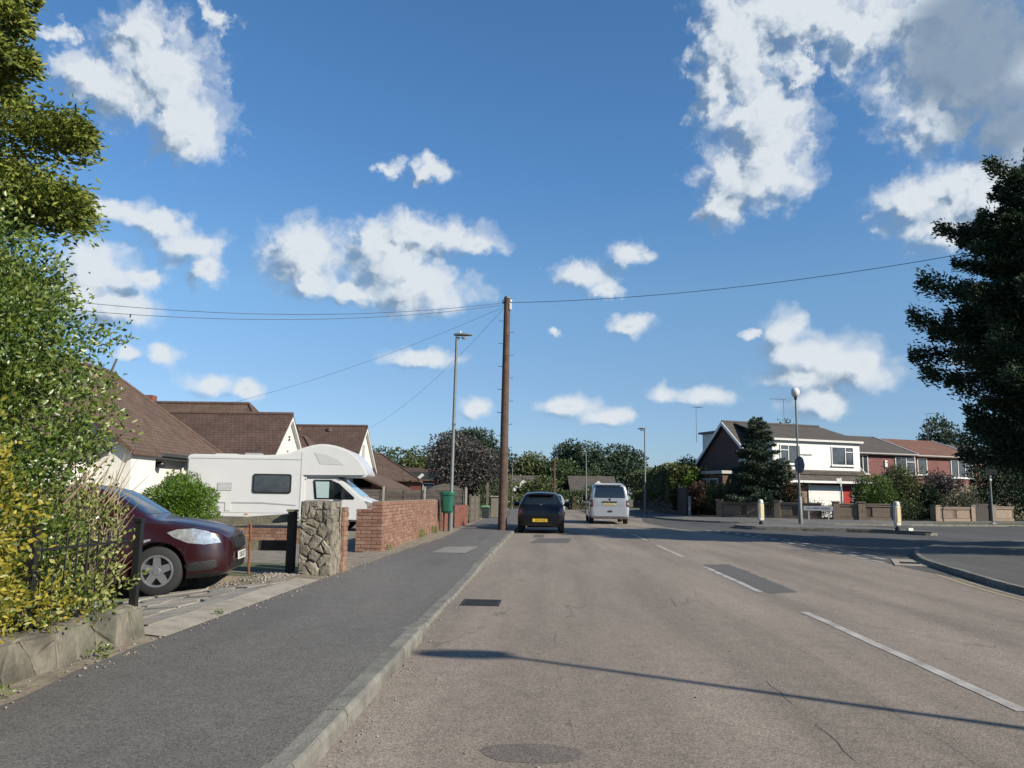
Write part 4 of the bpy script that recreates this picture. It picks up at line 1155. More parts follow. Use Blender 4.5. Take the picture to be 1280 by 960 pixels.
# low wall in front of the motorhome
bw3 = thing('brick_wall', 'low red brick wall in front of the white motorhome', 'wall', (-13.0, 19.4, .08))
MB().box((3.9, .01, .15), (8.2, .10, .33)).build('mortar_core', M_bmort, bw3)
brick_face(bw3, M_brick, (-.2, 0), 0, 8.3, -.01, 5, .09, 300, 'w3', ch=.074, order=lambda q: -q[0])
# tufts at the foot of the brick wall
for (x, y, s, l) in ((-3.50, 22.4, .10, 'tuft of grass at the foot of the brick wall half way to the bin'), (-3.52, 25.0, .09, 'tuft of grass at the brick wall just before the litter bin'), (-3.42, 17.4, .05, 'tiny weed at the near corner of the brick wall')):
    shrub('grass_tuft', l, 'plant', (x, y, .1), [(0, 0, s, s, s * 3, s * 1.3)], LF_bush, .06, 900, stems=False, wide=.2)

# wooden panel fence beyond, across the gardens
pf = thing('panel_fence', 'weathered wooden panel fence with concrete posts and one arched panel', 'fence', (-3.42, 33.6, .08), rz=3)
for k in range(5):
    MB().box((-1.72 * k, 0, .75), (.10, .10, 1.52)).box((-1.72 * k, 0, 1.525), (.08, .08, .03)).build('concrete_post', M_conc, pf, bevel=.01)
M_slat = per_island('fence_slats', [(.10, .09, .075), (.13, .115, .095), (.115, .105, .09), (.16, .14, .115)], rough=.9, bump=.4, bscale=40, var=.25)
for k in range(4):
    x0, x1 = -1.72 * k - .06, -1.72 * (k + 1) + .06
    for r_ in range(10):
        z = .12 + r_ * .128
        if z > 1.34: break
        MB().box(((x0 + x1) / 2, .012 * (r_ % 2), z + .06), (x0 - x1, .018, .122)).build('slat', M_slat, pf)
    for q in (0, 1, 2):
        xx = x1 + .04 + (x0 - x1 - .08) * q / 2
        MB().box((xx, -.02, .75), (.04, .02, 1.25)).build('batten', M_slat, pf)
    if k == 0:
        for i in range(2):
            n = 12; up = [(x1 + (x0 - x1) * j / n, 1.40 + .27 * math.sin(math.pi * j / n) * (1 - .45 * (1 - i))) for j in range(n + 1)]
            lo = [(p[0], (1.40 + .27 * math.sin(math.pi * j / n) * .55 + .008) if i else 1.40) for j, p in enumerate(up)]
            MB().prism(up + lo[::-1], -.01 + .01 * i, .008 + .01 * i, 'y').build('arch_slat', M_slat, pf)
pf2 = thing('panel_fence', 'short run of wooden fence boards beyond the arched panel', 'fence', (-3.35, 36.5, .08))
for k in range(10):
    MB().box((-.01 * (k % 2), .3, .12 + k * .11), (.02, 4.6, .105)).build('slat', M_slat, pf2)
for k in range(3): MB().box((.02, -1.9 + 2.2 * k, .62), (.09, .09, 1.25)).build('fence_post', M_wood, pf2)

# ================================================================== bungalows
M_rtile = tiles_mat('brown_roof_tiles', [(.118, .078, .058), (.142, .094, .069)])
M_rtile2 = tiles_mat('dark_brown_roof_tiles', [(.095, .06, .048), (.113, .072, .057)])
M_ridge = mat('ridge_tiles', (.11, .066, .05), .85, var=.3, scale=6, bump=.5)
M_fascia = mat('dark_fascia', (.045, .05, .05), .6)
def hip_roof(name, x0, x1, y0, y1, ze, zr, m, parent, axis='y', hip0=True, hip1=True, inset=None, th=.12):
    """solid roof over a rectangle; ridge along axis, hipped or gabled at either end"""
    mb = MB()
    if axis == 'x': a0, a1, b0, b1 = x0, x1, y0, y1
    else: a0, a1, b0, b1 = y0, y1, x0, x1
    w = (b1 - b0) / 2; bm_ = (b0 + b1) / 2; ins = inset if inset is not None else w
    r0 = a0 + (ins if hip0 else 0); r1 = a1 - (ins if hip1 else 0)
    def P(a, b, z): return (a, b, z) if axis == 'x' else (b, a, z)
    vs = [P(a0, b0, ze), P(a1, b0, ze), P(a1, b1, ze), P(a0, b1, ze), P(r0, bm_, zr), P(r1, bm_, zr),
          P(a0, b0, ze - th), P(a1, b0, ze - th), P(a1, b1, ze - th), P(a0, b1, ze - th)]
    fs = [(0, 1, 5, 4), (2, 3, 4, 5), (1, 2, 5), (3, 0, 4), (6, 7, 1, 0), (7, 8, 2, 1), (8, 9, 3, 2), (9, 6, 0, 3), (9, 8, 7, 6)]
    o = mb.add(vs, fs).build(name, m, parent, fix=True)
    rd = MB()
    rd.tube([P(r0 - .0, bm_, zr + .0), P(r1, bm_, zr + .0)], .09, 8)
    if hip0:
        rd.tube([P(r0, bm_, zr), P(a0, b0, ze)], .075, 7); rd.tube([P(r0, bm_, zr), P(a0, b1, ze)], .075, 7)
    if hip1:
        rd.tube([P(r1, bm_, zr), P(a1, b0, ze)], .075, 7); rd.tube([P(r1, bm_, zr), P(a1, b1, ze)], .075, 7)
    rd.build('ridge', M_ridge, o, smooth=True)
    return o
def house_window(parent, c, w, h, rz, frame=M_whitep, glass=M_glassw, bars=(), tb=None, depth=.06, sill=True):
    """window on a wall: c centre of the outer wall face, rz = direction of the outward normal; frame proud, pane set back"""
    cs, sn = math.cos(rz), math.sin(rz)
    f = MB(); t = .06
    def put(mb, u, v, du, dv, n0, dn):       # u along the wall, v up, n outward
        mb.box((c[0] - sn * u + cs * (n0 + dn / 2), c[1] + cs * u + sn * (n0 + dn / 2), c[2] + v), (dn, du, dv), rz)
    put(f, 0, h / 2 - t / 2, w, t, .0, depth); put(f, 0, -h / 2 + t / 2, w, t, .0, depth)
    put(f, -w / 2 + t / 2, 0, t, h - 2 * t, .0, depth - .004); put(f, w / 2 - t / 2, 0, t, h - 2 * t, .0, depth - .004)
    for b in bars: put(f, b * w / 2, 0, t * .9, h - 2 * t, .0, depth - .008)
    if tb:
        for (u0, u1, v) in tb: put(f, (u0 + u1) / 2 * w / 2, v * h / 2, (u1 - u0) * w / 2 - t, t * .8, .0, depth - .012)
    fo = f.build('window', frame, parent)
    g = MB(); put(g, 0, 0, w - .02, h - .02, .0, .012); g.build('pane', glass, fo)
    if sill:
        s_ = MB(); put(s_, 0, -h / 2 - .03, w + .14, .06, .0, .13); s_.build('sill', frame, fo)
    return fo

# nearest bungalow: local x towards the road, y along the road
bg = thing('bungalow', 'nearest white rendered bungalow with a big brown tiled hip roof and gabled wing', 'house', (-12.33, 23.0, .05), rz=2)
MB().box((-3.0, -.1, 1.22), (6.0, 14.2, 2.44)).build('wall', M_white, bg)
hip_roof('main_roof', -6.3, .32, -7.4, 7.6, 2.42, 5.35, M_rtile, bg, 'y', inset=3.1)
MB().box((.40, .1, 2.36), (.09, 15.0, .10)).build('gutter', M_fascia, bg)
MB().box((.26, .1, 2.27), (.24, 15.0, .10)).build('fascia', M_fascia, bg)
MB().tube([(.36, 4.1, 2.36), (.30, 4.1, 2.2), (.07, 3.75, 2.05), (.07, 3.7, .1)], .038, 8).build('downpipe', M_whitep, bg)
house_window(bg, (.0, 5.3, 1.55), 1.9, 1.1, 0, bars=(-.35,), tb=[(-1, -.35, .5)])
# near end: a small gabled porch bay whose verge shows beside the hedge
MB().prism([(-1.6, 0), (1.0, 0), (1.0, 2.3), (-.3, 3.3), (-1.6, 2.3)], -1.8, -.35, 'y').build('porch_wall', M_white, bg)
MB().prism([(-1.75, 2.2), (-.3, 3.32), (1.15, 2.2), (1.15, 2.32), (-.3, 3.46), (-1.75, 2.32)], -2.0, -.28, 'y').build('porch_roof', M_rtile, bg, fix=True)
for k, zz in enumerate((2.05, 1.75, 1.55)):
    MB().box((.03, .35 + .12 * k, zz), (.06, .1, .12)).build('wall_lamp' if k == 0 else 'vent', M_black, bg)
MB().lathe([(.05, 0), (.13, .03), (.15, .12), (.12, .2), (.02, .22)], 12, (.14, 1.9, 1.95)).build('hanging_basket', M_black, bg)
# gabled wing
wz = 4.50; wy = 9.94; hw = 2.55; we = 2.45
MB().prism([(wy - 2.1, 0), (wy + 2.1, 0), (wy + 2.1, 2.7), (wy, 4.33), (wy - 2.1, 2.7)], -4.5, 1.82, 'x').build('wing_wall', M_white, bg)
def gable_roof(name, x0, x1, yc, hw, ze, zr, m, parent, th=.10):
    mb = MB()
    mb.prism([(yc - hw, ze), (yc, zr), (yc + hw, ze), (yc + hw, ze - th), (yc, zr - th * 1.2), (yc - hw, ze - th)], x0, x1, 'x')
    o = mb.build(name, m, parent, fix=True)
    MB().tube([(x0, yc, zr), (x1, yc, zr)], .085, 8).build('ridge', M_ridge, o, smooth=True)
    return o
gable_roof('wing_roof', -5.5, 1.97, wy, hw, we, wz, M_rtile2, bg)
for s in (-1, 1):
    MB().prism([(wy, wz - .12), (wy + s * hw, we - .10), (wy + s * hw, we - .22), (wy, wz - .27)], 1.83, 1.975, 'x').build('bargeboard', M_whitep, bg, fix=True)
for k in range(2): MB().box((1.85, wy + .04, 3.55 - .12 * k), (.05, .09, .07)).build('vent', M_black, bg)
MB().box((1.85, wy - .1, 2.95), (.04, .06, .05)).build('vent', M_black, bg)
# house behind with a higher ridge
b2 = thing('bungalow', 'brown hip roof peeping over the gabled wing of the nearest bungalow', 'house', (-14.2, 38.2, .05), rz=2)
MB().box((-6, 0, 1.2), (11, 6, 2.4)).build('wall', M_white, b2)
hip_roof('roof', -12, 2.2, -3.4, 3.4, 2.4, 5.5, M_rtile, b2, 'x', inset=2.6)
MB().box((-5.4, 0.0, 5.4), (.7, .5, .9)).build('chimney', M_brick2, b2.children[1])
# third bungalow
b3 = thing('bungalow', 'white gabled bungalow with a brown ridge just beyond the motorhome cab', 'house', (-10.2, 44.0, .05), rz=0)
MB().prism([(-2.3, 0), (2.3, 0), (2.3, 2.9), (0, 4.78), (-2.3, 2.9)], -5.5, 0, 'x').build('wall', M_white, b3)
gable_roof('roof', -6, .16, 0, 2.75, 2.62, 4.95, M_rtile2, b3)
for s in (-1, 1):
    MB().prism([(0, 4.83), (s * 2.75, 2.52), (s * 2.75, 2.38), (0, 4.66)], .02, .165, 'x').build('bargeboard', M_whitep, b3, fix=True)
MB().prism([(.0, 2.42), (2.0, 1.55), (2.0, 1.45), (.0, 2.30)], -3.2, 4.5, 'y').build('lean_to_roof', M_rtile, b3, fix=True)
MB().box((.95, .6, .8), (1.6, 7.0, 1.5)).build('lean_to_wall', M_brick2, b3)
house_window(b3, (.0, -.35, 3.45), .75, .95, 0, bars=(0,))
MB().box((-6.5, 4.5, 1.2), (7, 9, 2.4)).build('side_wall', M_white, b3)
hip_roof('side_roof', -6.6, -.9, -5.2, -1.2, 2.5, 4.12, M_rtile, b3, 'x', inset=1.5)
for k in (-3.6, -1.9): MB().lathe([(.14, 0), (.12, .2), (.1, .22)], 8, (k, -.35, 4.62)).build('roof_vent', M_ridge, b3)
# fourth bungalow, hip roof
b4 = thing('bungalow', 'low brown hip-roofed bungalow beyond the white gabled one', 'house', (-12.2, 58.5, .05), rz=8)
MB().box((-1.5, 0, 1.15), (6.4, 7.4, 2.3)).build('wall', M_brick2, b4)
hip_roof('roof', -5.6, 2.9, -4.4, 4.4, 2.2, 4.15, M_rtile, b4, 'x', inset=3.0)
MB().box((-1.6, -.6, 4.0), (.6, .6, 1.0)).build('chimney', M_brick2, b4.children[1])
# fifth: dark roof with white verges
b5 = thing('bungalow', 'far dark-roofed house with white bargeboards left of the purple tree', 'house', (-12.9, 76, .05), rz=-4)
MB().box((0, 2.5, 1.3), (7.5, 5, 2.6)).build('wall', M_brick2, b5)
MB().prism([(-4.2, 2.55), (4.2, 2.55), (4.2, 3.35), (-4.2, 3.35)], 0, 5.4, 'y').build('upper_wall', M_fascia, b5)
MB().prism([(-.35, 2.5), (0, 2.5), (5.4 * .5, 3.7), (5.4, 2.5), (5.75, 2.5), (2.7, 3.85)], -4.4, 4.4, 'x').build('roof', M_rtile2, b5, fix=True)
MB().prism([(.2, 2.5), (1.05, 3.2), (1.25, 3.0), (.45, 2.35)], -.5, -.35, 'y').build('bargeboard', M_whitep, b5, fix=True)
MB().box((-2.1, -.4, 2.42), (2.2, .12, .16)).build('fascia', M_whitep, b5)
house_window(b5, (1.6, -.02, 1.75), 1.1, 1.1, -math.pi / 2)
house_window(b5, (-1.2, -.02, 1.75), 1.1, 1.1, -math.pi / 2)

# ================================================================== vehicles
def catmull(A, n):
    A = np.asarray(A, float); N = len(A); out = []
    for i in range(N - 1):
        p0, p1, p2, p3 = A[max(i - 1, 0)], A[i], A[i + 1], A[min(i + 2, N - 1)]
        for k in range(n):
            t = k / n
            out.append(.5 * (2 * p1 + (p2 - p0) * t + (2 * p0 - 5 * p1 + 4 * p2 - p3) * t * t + (3 * p1 - p0 - 3 * p2 + p3) * t ** 3))
    out.append(A[-1]); return np.array(out)


def sec(x, zb, wm, zm, wb, zbelt, yr, zr, zt):
    return [(x, 0, zb), (x, wm * .8, zb), (x, wm * .97, zb + .09), (x, wm, zm), (x, wb, zbelt), (x, (wb + yr) / 2 + .025, (zbelt + zr) / 2), (x, yr, zr), (x, yr * .6, zr + (zt - zr) * .72), (x, 0, zt)]


def loft_body(name, secs, m, parent, nx=4, nr=4, arches=()):
    G = catmull(np.array(secs), nx)                       # along the length
    G = np.stack([catmull(g, nr) for g in G])             # round the section
    G[:, :, 1] = np.maximum(G[:, :, 1], 0); G[:, 0, 1] = 0; G[:, -1, 1] = 0
    nxs, nrs = G.shape[:2]
    ring = 2 * nrs - 2
    vs = []
    for i in range(nxs):
        vs += [tuple(p) for p in G[i]]
        vs += [(p[0], -p[1], p[2]) for p in G[i][-2:0:-1]]
    fs = []
    for i in range(nxs - 1):
        for k in range(ring): fs.append((i * ring + k, i * ring + (k + 1) % ring, (i + 1) * ring + (k + 1) % ring, (i + 1) * ring + k))
    fs.append(tuple(range(ring))); fs.append(tuple(range((nxs - 1) * ring, nxs * ring))[::-1])
    o = MB().add(vs, fs).build(name, m, parent, smooth=True, fix=True)
    bvh = BVHTree.FromPolygons([v.co.copy() for v in o.data.vertices], [tuple(p.vertices) for p in o.data.polygons])
    if arches:
        cut = MB()
        for (x, z, r, y0, y1) in arches: cut.lathe([(r, y0), (r, y1)], 28, (x, 0, z), 'y')
        c = cut.build('cutter', m, None, fix=True)
        mod = o.modifiers.new('b', 'BOOLEAN'); mod.object = c; mod.operation = 'DIFFERENCE'; mod.solver = 'EXACT'
        c.parent = parent
        bpy.context.view_layer.update()
        dg = bpy.context.evaluated_depsgraph_get()
        me = bpy.data.meshes.new_from_object(o.evaluated_get(dg)); me.name = name
        o.modifiers.clear(); o.data = me; bpy.data.objects.remove(c)
        try: me.set_sharp_from_angle(angle=R(40))
        except Exception: pass
    return o, bvh


def patch(name, bvh, poly, plane, m, parent, off=.006, step=.06, thick=.006, smooth=True):
    """panel, lamp or window lying on the body: outline given in side (x,z), front/rear (y,z) or top (x,y)"""
    poly = [Vector(p) for p in poly]; n = len(poly); B = []
    for i in range(n):
        a, b = poly[i], poly[(i + 1) % n]; k = max(1, int((b - a).length / step))
        B += [a + (b - a) * j / k for j in range(k)]
    xs = [p.x for p in B]; zs = [p.y for p in B]; I = []
    x = min(xs) + step * .6
    while x < max(xs):
        z = min(zs) + step * .6
        while z < max(zs): I.append(Vector((x, z))); z += step
        x += step
    nb = len(B)
    V, _, F, *_r = delaunay_2d_cdt(B + I, [], [list(range(nb))], 1, 1e-5)
    dirs = {'right': Vector((0, 1, 0)), 'left': Vector((0, -1, 0)), 'front': Vector((-1, 0, 0)), 'rear': Vector((1, 0, 0)), 'top': Vector((0, 0, -1))}
    d = dirs[plane]; out = []; base = []
    for v in V:
        p = Vector((v.x, 0, v.y)) if plane in ('right', 'left') else (Vector((0, v.x, v.y)) if plane in ('front', 'rear') else Vector((v.x, v.y, 0)))
        o = p - d * 8
        hit, nrm, *_q = bvh.ray_cast(o, d)
        if hit is None:
            hit, nrm, *_q = bvh.find_nearest(p - d * (.8 if plane in ('right', 'left') else (0 if plane == 'front' else 4)))
        if nrm.dot(d) > 0: nrm = -nrm
        out.append(hit + nrm * (off + thick * 0)); base.append(hit - nrm * .004)
    F = [tuple(f) for f in F]
    k = len(out); fs = []
    for f in F:
        a, b, c = out[f[0]], out[f[1]], out[f[2]]
        fs.append(f if (b - a).cross(c - a).dot(-d) > 0 else f[::-1])
    cnt = {}
    for f in fs:
        for i in range(len(f)):
            e = (f[i], f[(i + 1) % len(f)]); cnt[e] = cnt.get(e, 0) + 1
    for (a, b) in list(cnt):
        if (b, a) not in cnt: fs.append((b, a, a + k, b + k))
    return MB().add(out + base, fs).build(name, m, parent, smooth=smooth)


def wheel(parent, x, y, r, w, rim_m, spokes=5, side=-1):
    t = MB(); t.lathe([(r * .60, -w / 2), (r * .86, -w / 2), (r * .97, -w / 2 + .02), (r, -w / 2 + .05), (r, w / 2 - .05), (r * .97, w / 2 - .02), (r * .86, w / 2), (r * .60, w / 2), (r * .60, -w / 2)], 32, (0, 0, 0), 'y', cap=False)
    o = t.build('wheel', M_rubber, parent, smooth=True, loc=(x, y, r), fix=True)
    q = MB(); yo = side * w / 2
    q.lathe([(r * .66, yo * .98), (r * .64, yo * 1.06), (r * .58, yo * 1.04), (r * .56, yo * .75), (r * .60, yo * .5)], 32, (0, 0, 0), 'y', cap=False)
    for k in range(spokes):
        a = 2 * math.pi * k / spokes + .3
        for (r0, r1, wd) in ((.05, r * .60, .028),):
            c, s = math.cos(a), math.sin(a); vs = []
            for (rr_, ww, dy) in ((r0, .05, 1.0), (r1, wd * 1.5, .96)):
                for sg in (-1, 1):
                    for dz in (0, -.16):
                        vs.append((c * rr_ - s * ww * sg, yo * (dy + dz * 2), s * rr_ + c * ww * sg))
            q.add(vs, [(0, 1, 3, 2), (4, 6, 7, 5), (0, 4, 5, 1), (2, 3, 7, 6), (0, 2, 6, 4), (1, 5, 7, 3)])
    q.lathe([(r * .17, yo * .7), (r * .17, yo * 1.02), (r * .12, yo * 1.07)], 16, (0, 0, 0), 'y')
    q.build('rim', rim_m, o, fix=True)
    d = MB(); d.lathe([(r * .57, yo * .35), (r * .57, yo * .38)], 24, (0, 0, 0), 'y'); d.build('brake_disc', M_black, o, fix=True)
    return o


def paint(name, col, metal=.0, rough=.28, coat=1.0):
    return mat(name, col, rough, metal=metal, coat=coat)
M_maroon = mat('maroon_paint', (.026, .003, .005), .3, coat=.42)
M_blackp = mat('black_paint', (.0025, .003, .004), .3, coat=.35, spec=.3)
M_silver = paint('silver_paint', (.46, .49, .53), .45, .38)
M_pale = paint('pale_silver_paint', (.40, .41, .42), .4, .38)
M_rim = mat('alloy_rim', (.55, .55, .56), .28, metal=.8)
M_chrome = mat('chrome', (.75, .75, .76), .12, metal=1.0)
M_lens = mat('lamp_lens', (.62, .64, .66), .08, metal=.55, var=.35, scale=11, coat=1.0, bump=.25, bscale=18)
M_redlens = mat('red_lens', (.09, .007, .007), .15, coat=1)
M_platew = mat('white_plate', (.72, .72, .70), .4)
M_platey = mat('yellow_plate', (.72, .48, .03), .4)
M_ink = mat('plate_ink', (.01, .01, .012), .6)
M_grille = mat('black_grille', (.015, .015, .017), .55, bump=.4, bscale=60)

def number_plate(parent, loc, rot, m, s, w=.52, h=.111):
    p = MB().box((0, 0, 0), (w, .012, h)).build('number_plate', m, parent, bevel=.003); p.location = loc; p.rotation_euler = rot
    text_mesh('registration', s, .105, M_ink, p, (0, -.0075, 0), (R(90), 0, 0), .0008, xscale=.88)['kind'] = 'stuff'
    return p

# ---- maroon hatchback in the drive
car = thing('parked_car', 'dark maroon hatchback nosing out of the paved driveway behind the black railing', 'car', (-4.34, 11.33, .0), rz=11)
car.rotation_euler = (0, R(-3.2), R(11))
S = [sec(0.02, .34, .40, .46, .38, .57, .26, .61, .62), sec(-.02, .26, .60, .46, .57, .66, .40, .71, .73), sec(-.12, .21, .74, .48, .70, .74, .50, .79, .815),
     sec(-.32, .19, .815, .50, .775, .80, .56, .86, .885), sec(-.68, .18, .84, .52, .80, .875, .62, .94, .965), sec(-.96, .18, .845, .54, .805, .92, .65, .985, 1.01),
     sec(-1.24, .18, .845, .55, .805, .94, .63, 1.16, 1.20), sec(-1.72, .18, .845, .55, .80, .95, .58, 1.40, 1.455), sec(-2.7, .18, .845, .55, .80, .96, .57, 1.425, 1.49),
     sec(-3.4, .20, .84, .55, .79, .97, .55, 1.38, 1.44), sec(-3.8, .26, .80, .55, .74, .95, .52, 1.12, 1.16), sec(-3.98, .34, .70, .55, .66, .84, .45, .90, .92)]
body, bv = loft_body('body', S, M_maroon, car, arches=((-.86, .32, .365, -1.2, -.45), (-.86, .32, .365, .45, 1.2), (-3.3, .32, .365, -1.2, -.45), (-3.3, .32, .365, .45, 1.2)))
for (x, y) in ((-.86, -.735), (-.86, .735), (-3.3, -.735), (-3.3, .735)):
    wheel(car, x, y, .315, .19, M_rim, 5, -1 if y < 0 else 1)
for sd in ('right', 'left'):
    patch('headlight', bv, [(-.74, .80), (-.62, .835), (-.42, .835), (-.24, .79), (-.12, .70), (-.09, .635), (-.28, .625), (-.48, .655), (-.66, .735)], sd, M_lens, car, .008)
    patch('side_window', bv, [(-1.52, 1.02), (-1.92, 1.34), (-2.5, 1.36), (-2.5, 1.02)], sd, M_glass, car, .004)
    patch('side_window', bv, [(-2.56, 1.02), (-2.56, 1.36), (-3.1, 1.34), (-3.42, 1.06)], sd, M_glass, car, .004)
    patch('fog_light_recess', bv, [(-.52, .37), (-.40, .41), (-.14, .42), (-.13, .33), (-.2, .30), (-.48, .29)], sd, M_grille, car, .004)
    patch('bumper_lip', bv, [(-.50, .25), (-.1, .26), (-.1, .21), (-.50, .20)], sd, M_black, car, .008)
    patch('side_indicator', bv, [(-1.02, .72), (-.94, .73), (-.94, .69), (-1.02, .68)], sd, M_lens, car, .006)
    patch('wheel_arch_trim', bv, [(-.86 + .395 * math.cos(a), .32 + .395 * math.sin(a)) for a in np.linspace(.1, math.pi - .1, 16)] + [(-.86 + .37 * math.cos(a), .32 + .37 * math.sin(a)) for a in np.linspace(math.pi - .1, .1, 16)], sd, M_maroon, car, .012)
for sd in ('right', 'left'):
    patch('shut_line', bv, [(-.42, .872), (-.8, .925), (-1.16, .965), (-1.16, .957), (-.8, .917), (-.42, .864)], sd, M_black, car, .003)
    patch('shut_line', bv, [(-1.36, .93), (-1.368, .93), (-1.40, .55), (-1.36, .25), (-1.352, .25), (-1.392, .55)], sd, M_black, car, .003)
    patch('shut_line', bv, [(-.50, .62), (-.508, .62), (-.53, .45), (-.522, .45)], sd, M_black, car, .003)
patch('windscreen', bv, [(-.60, 1.045), (.60, 1.045), (.52, 1.39), (-.52, 1.39)], 'front', M_glass, car, .004)
patch('grille_surround', bv, [(-.47, .685), (-.2, .715), (.2, .715), (.47, .685), (.40, .535), (.3, .515), (-.3, .515), (-.40, .535)], 'front', M_chrome, car, .010)
patch('grille', bv, [(-.435, .675), (-.2, .695), (.2, .695), (.435, .675), (.37, .545), (.28, .53), (-.28, .53), (-.37, .545)], 'front', M_grille, car, .018)
patch('lower_intake', bv, [(-.52, .36), (.52, .36), (.48, .27), (-.48, .27)], 'front', M_grille, car, .006)
MB().lathe([(.045, 0), (.045, .012), (.03, .018)], 16, (.045, 0, .715), 'x').build('bonnet_badge', M_chrome, car, smooth=True)
number_plate(car, (.052, .0, .43), (0, 0, R(90)), M_platew, 'LX58 UZT')
for s in (-1, 1):
    q = MB(); q.lathe([(.03, -.13), (.085, -.09), (.095, 0), (.07, .09), (.02, .1)], 14, (-1.55, s * .98, 1.02), 'y'); q.box((-1.5, s * .86, .98), (.06, .1, .04)); q.build('door_mirror', M_maroon, car, smooth=True)

# ---- hatchback seen from behind
def hatchback(name, label, m, loc, rz, plate, tail=True, group=None):
    c = thing(name, label, 'car', loc, rz=rz, group=group)
    S = [sec(0, .32, .5, .46, .48, .58, .3, .63, .65), sec(-.1, .24, .70, .48, .66, .70, .45, .75, .78), sec(-.5, .2, .80, .5, .76, .84, .58, .91, .94), sec(-1.05, .19, .82, .52, .78, .92, .63, .98, 1.01),
         sec(-1.75, .19, .825, .54, .785, .95, .57, 1.35, 1.41), sec(-2.5, .19, .825, .54, .785, .96, .565, 1.385, 1.445), sec(-3.2, .20, .825, .56, .78, .97, .55, 1.36, 1.42),
         sec(-3.42, .21, .825, .57, .775, .965, .54, 1.30, 1.36), sec(-3.62, .23, .815, .57, .765, .94, .56, 1.08, 1.13), sec(-3.74, .26, .79, .56, .74, .86, .58, .93, .96),
         sec(-3.82, .30, .70, .53, .68, .74, .56, .79, .81), sec(-3.84, .34, .6, .5, .58, .64, .5, .67, .68)]
    body, b = loft_body('body', S, m, c, arches=((-.72, .3, .345, -1.2, -.45), (-.72, .3, .345, .45, 1.2), (-3.13, .3, .345, -1.2, -.45), (-3.13, .3, .345, .45, 1.2)))
    for (x, y) in ((-.72, -.72), (-.72, .72), (-3.13, -.72), (-3.13, .72)): wheel(c, x, y, .30, .19, M_rim, 5, -1 if y < 0 else 1)
    patch('rear_window', b, [(-.60, 1.0), (.60, 1.0), (.50, 1.325), (-.50, 1.325)], 'rear', M_glass, c, .006)
    patch('bumper', b, [(-.74, .52), (.74, .52), (.70, .34), (-.70, .34)], 'rear', m, c, .02)
    patch('lower_valance', b, [(-.66, .36), (.66, .36), (.6, .27), (-.6, .27)], 'rear', M_black, c, .014)
    for s in (-1, 1):
        patch('tail_light', b, [(s * .77, .90), (s * .66, .88), (s * .62, .68), (s * .72, .62), (s * .785, .66)], 'rear', M_redlens, c, .010)
        q = MB(); q.lathe([(.03, -.13), (.075, -.09), (.085, 0), (.06, .09), (.02, .1)], 14, (-1.5, s * .95, 1.0), 'y'); q.box((-1.46, s * .84, .96), (.05, .1, .04)); q.build('door_mirror', m, c, smooth=True)
    for sd in ('right', 'left'):
        patch('side_window', b, [(-1.55, 1.0), (-1.9, 1.31), (-2.4, 1.33), (-2.4, 1.0)], sd, M_glass, c, .004)
        patch('side_window', b, [(-2.46, 1.0), (-2.46, 1.33), (-3.1, 1.3), (-3.3, 1.04)], sd, M_glass, c, .004)
    MB().lathe([(.05, -.008), (.05, .008)], 16, (-3.715, 0, .965), 'x').build('badge', M_chrome, c)
    MB().box((-3.52, 0, 1.345), (.16, .9, .03)).build('roof_spoiler', m, c, bevel=.01)
    MB().box((-3.70, .02, 1.03), (.02, .36, .018)).build('rear_wiper', M_black, c)
    if plate:
        number_plate(c, (-3.868, .03, .46), (0, 0, R(-90)), M_platey, plate)
    MB().tube([(-3.7, .5, .24), (-3.88, .5, .24)], .028, 10).build('exhaust_pipe', M_chrome, c)
    return c
hatchback('parked_car', 'black hatchback with a yellow rear plate parked against the left kerb', M_blackp, (-.24, 32.0, .0), 90, 'RE53 ELJ')
hatchback('parked_car', 'pale silver car glimpsed far ahead past the right side of the black hatchback', M_pale, (.35, 58.0, 0), 90, None)

# ---- silver van
van = thing('van', 'silver passenger van with a wide rear window passing the parked black hatchback', 'van', (2.96, 43.9, 0), rz=90)
S = [sec(0, .36, .60, .55, .58, .74, .45, .80, .83), sec(-.08, .28, .82, .55, .79, .88, .6, .95, .98), sec(-.5, .24, .92, .58, .89, 1.0, .72, 1.07, 1.10), sec(-.95, .24, .945, .6, .92, 1.08, .78, 1.22, 1.27),
     sec(-1.6, .24, .95, .6, .93, 1.15, .76, 1.80, 1.89), sec(-2.2, .24, .95, .6, .935, 1.17, .76, 1.86, 1.95), sec(-3.5, .24, .95, .6, .935, 1.17, .76, 1.86, 1.96), sec(-4.45, .25, .95, .6, .935, 1.17, .755, 1.85, 1.94),
     sec(-4.70, .26, .945, .6, .925, 1.16, .75, 1.82, 1.90), sec(-4.80, .28, .93, .6, .905, 1.14, .745, 1.74, 1.82), sec(-4.86, .32, .88, .6, .87, 1.08, .76, 1.50, 1.55), sec(-4.89, .38, .80, .6, .8, 1.0, .74, 1.22, 1.25)]
body, bv = loft_body('body', S, M_silver, van, arches=((-.9, .33, .39, -1.3, -.55), (-.9, .33, .39, .55, 1.3), (-3.9, .33, .39, -1.3, -.55), (-3.9, .33, .39, .55, 1.3)))
for (x, y) in ((-.9, -.83), (-.9, .83), (-3.9, -.83), (-3.9, .83)): wheel(van, x, y, .335, .22, M_rim, 6, -1 if y < 0 else 1)
patch('rear_window', bv, [(-.74, 1.28), (-.70, 1.25), (.70, 1.25), (.74, 1.28), (.66, 1.76), (.6, 1.79), (-.6, 1.79), (-.66, 1.76)], 'rear', M_glass, van, .008)
patch('plate_recess', bv, [(-.36, 1.06), (.36, 1.06), (.34, .86), (-.34, .86)], 'rear', M_silver, van, .004)
MB().box((-4.90, 0, 1.06), (.05, .72, .055)).build('tailgate_trim', M_black, van, bevel=.01)
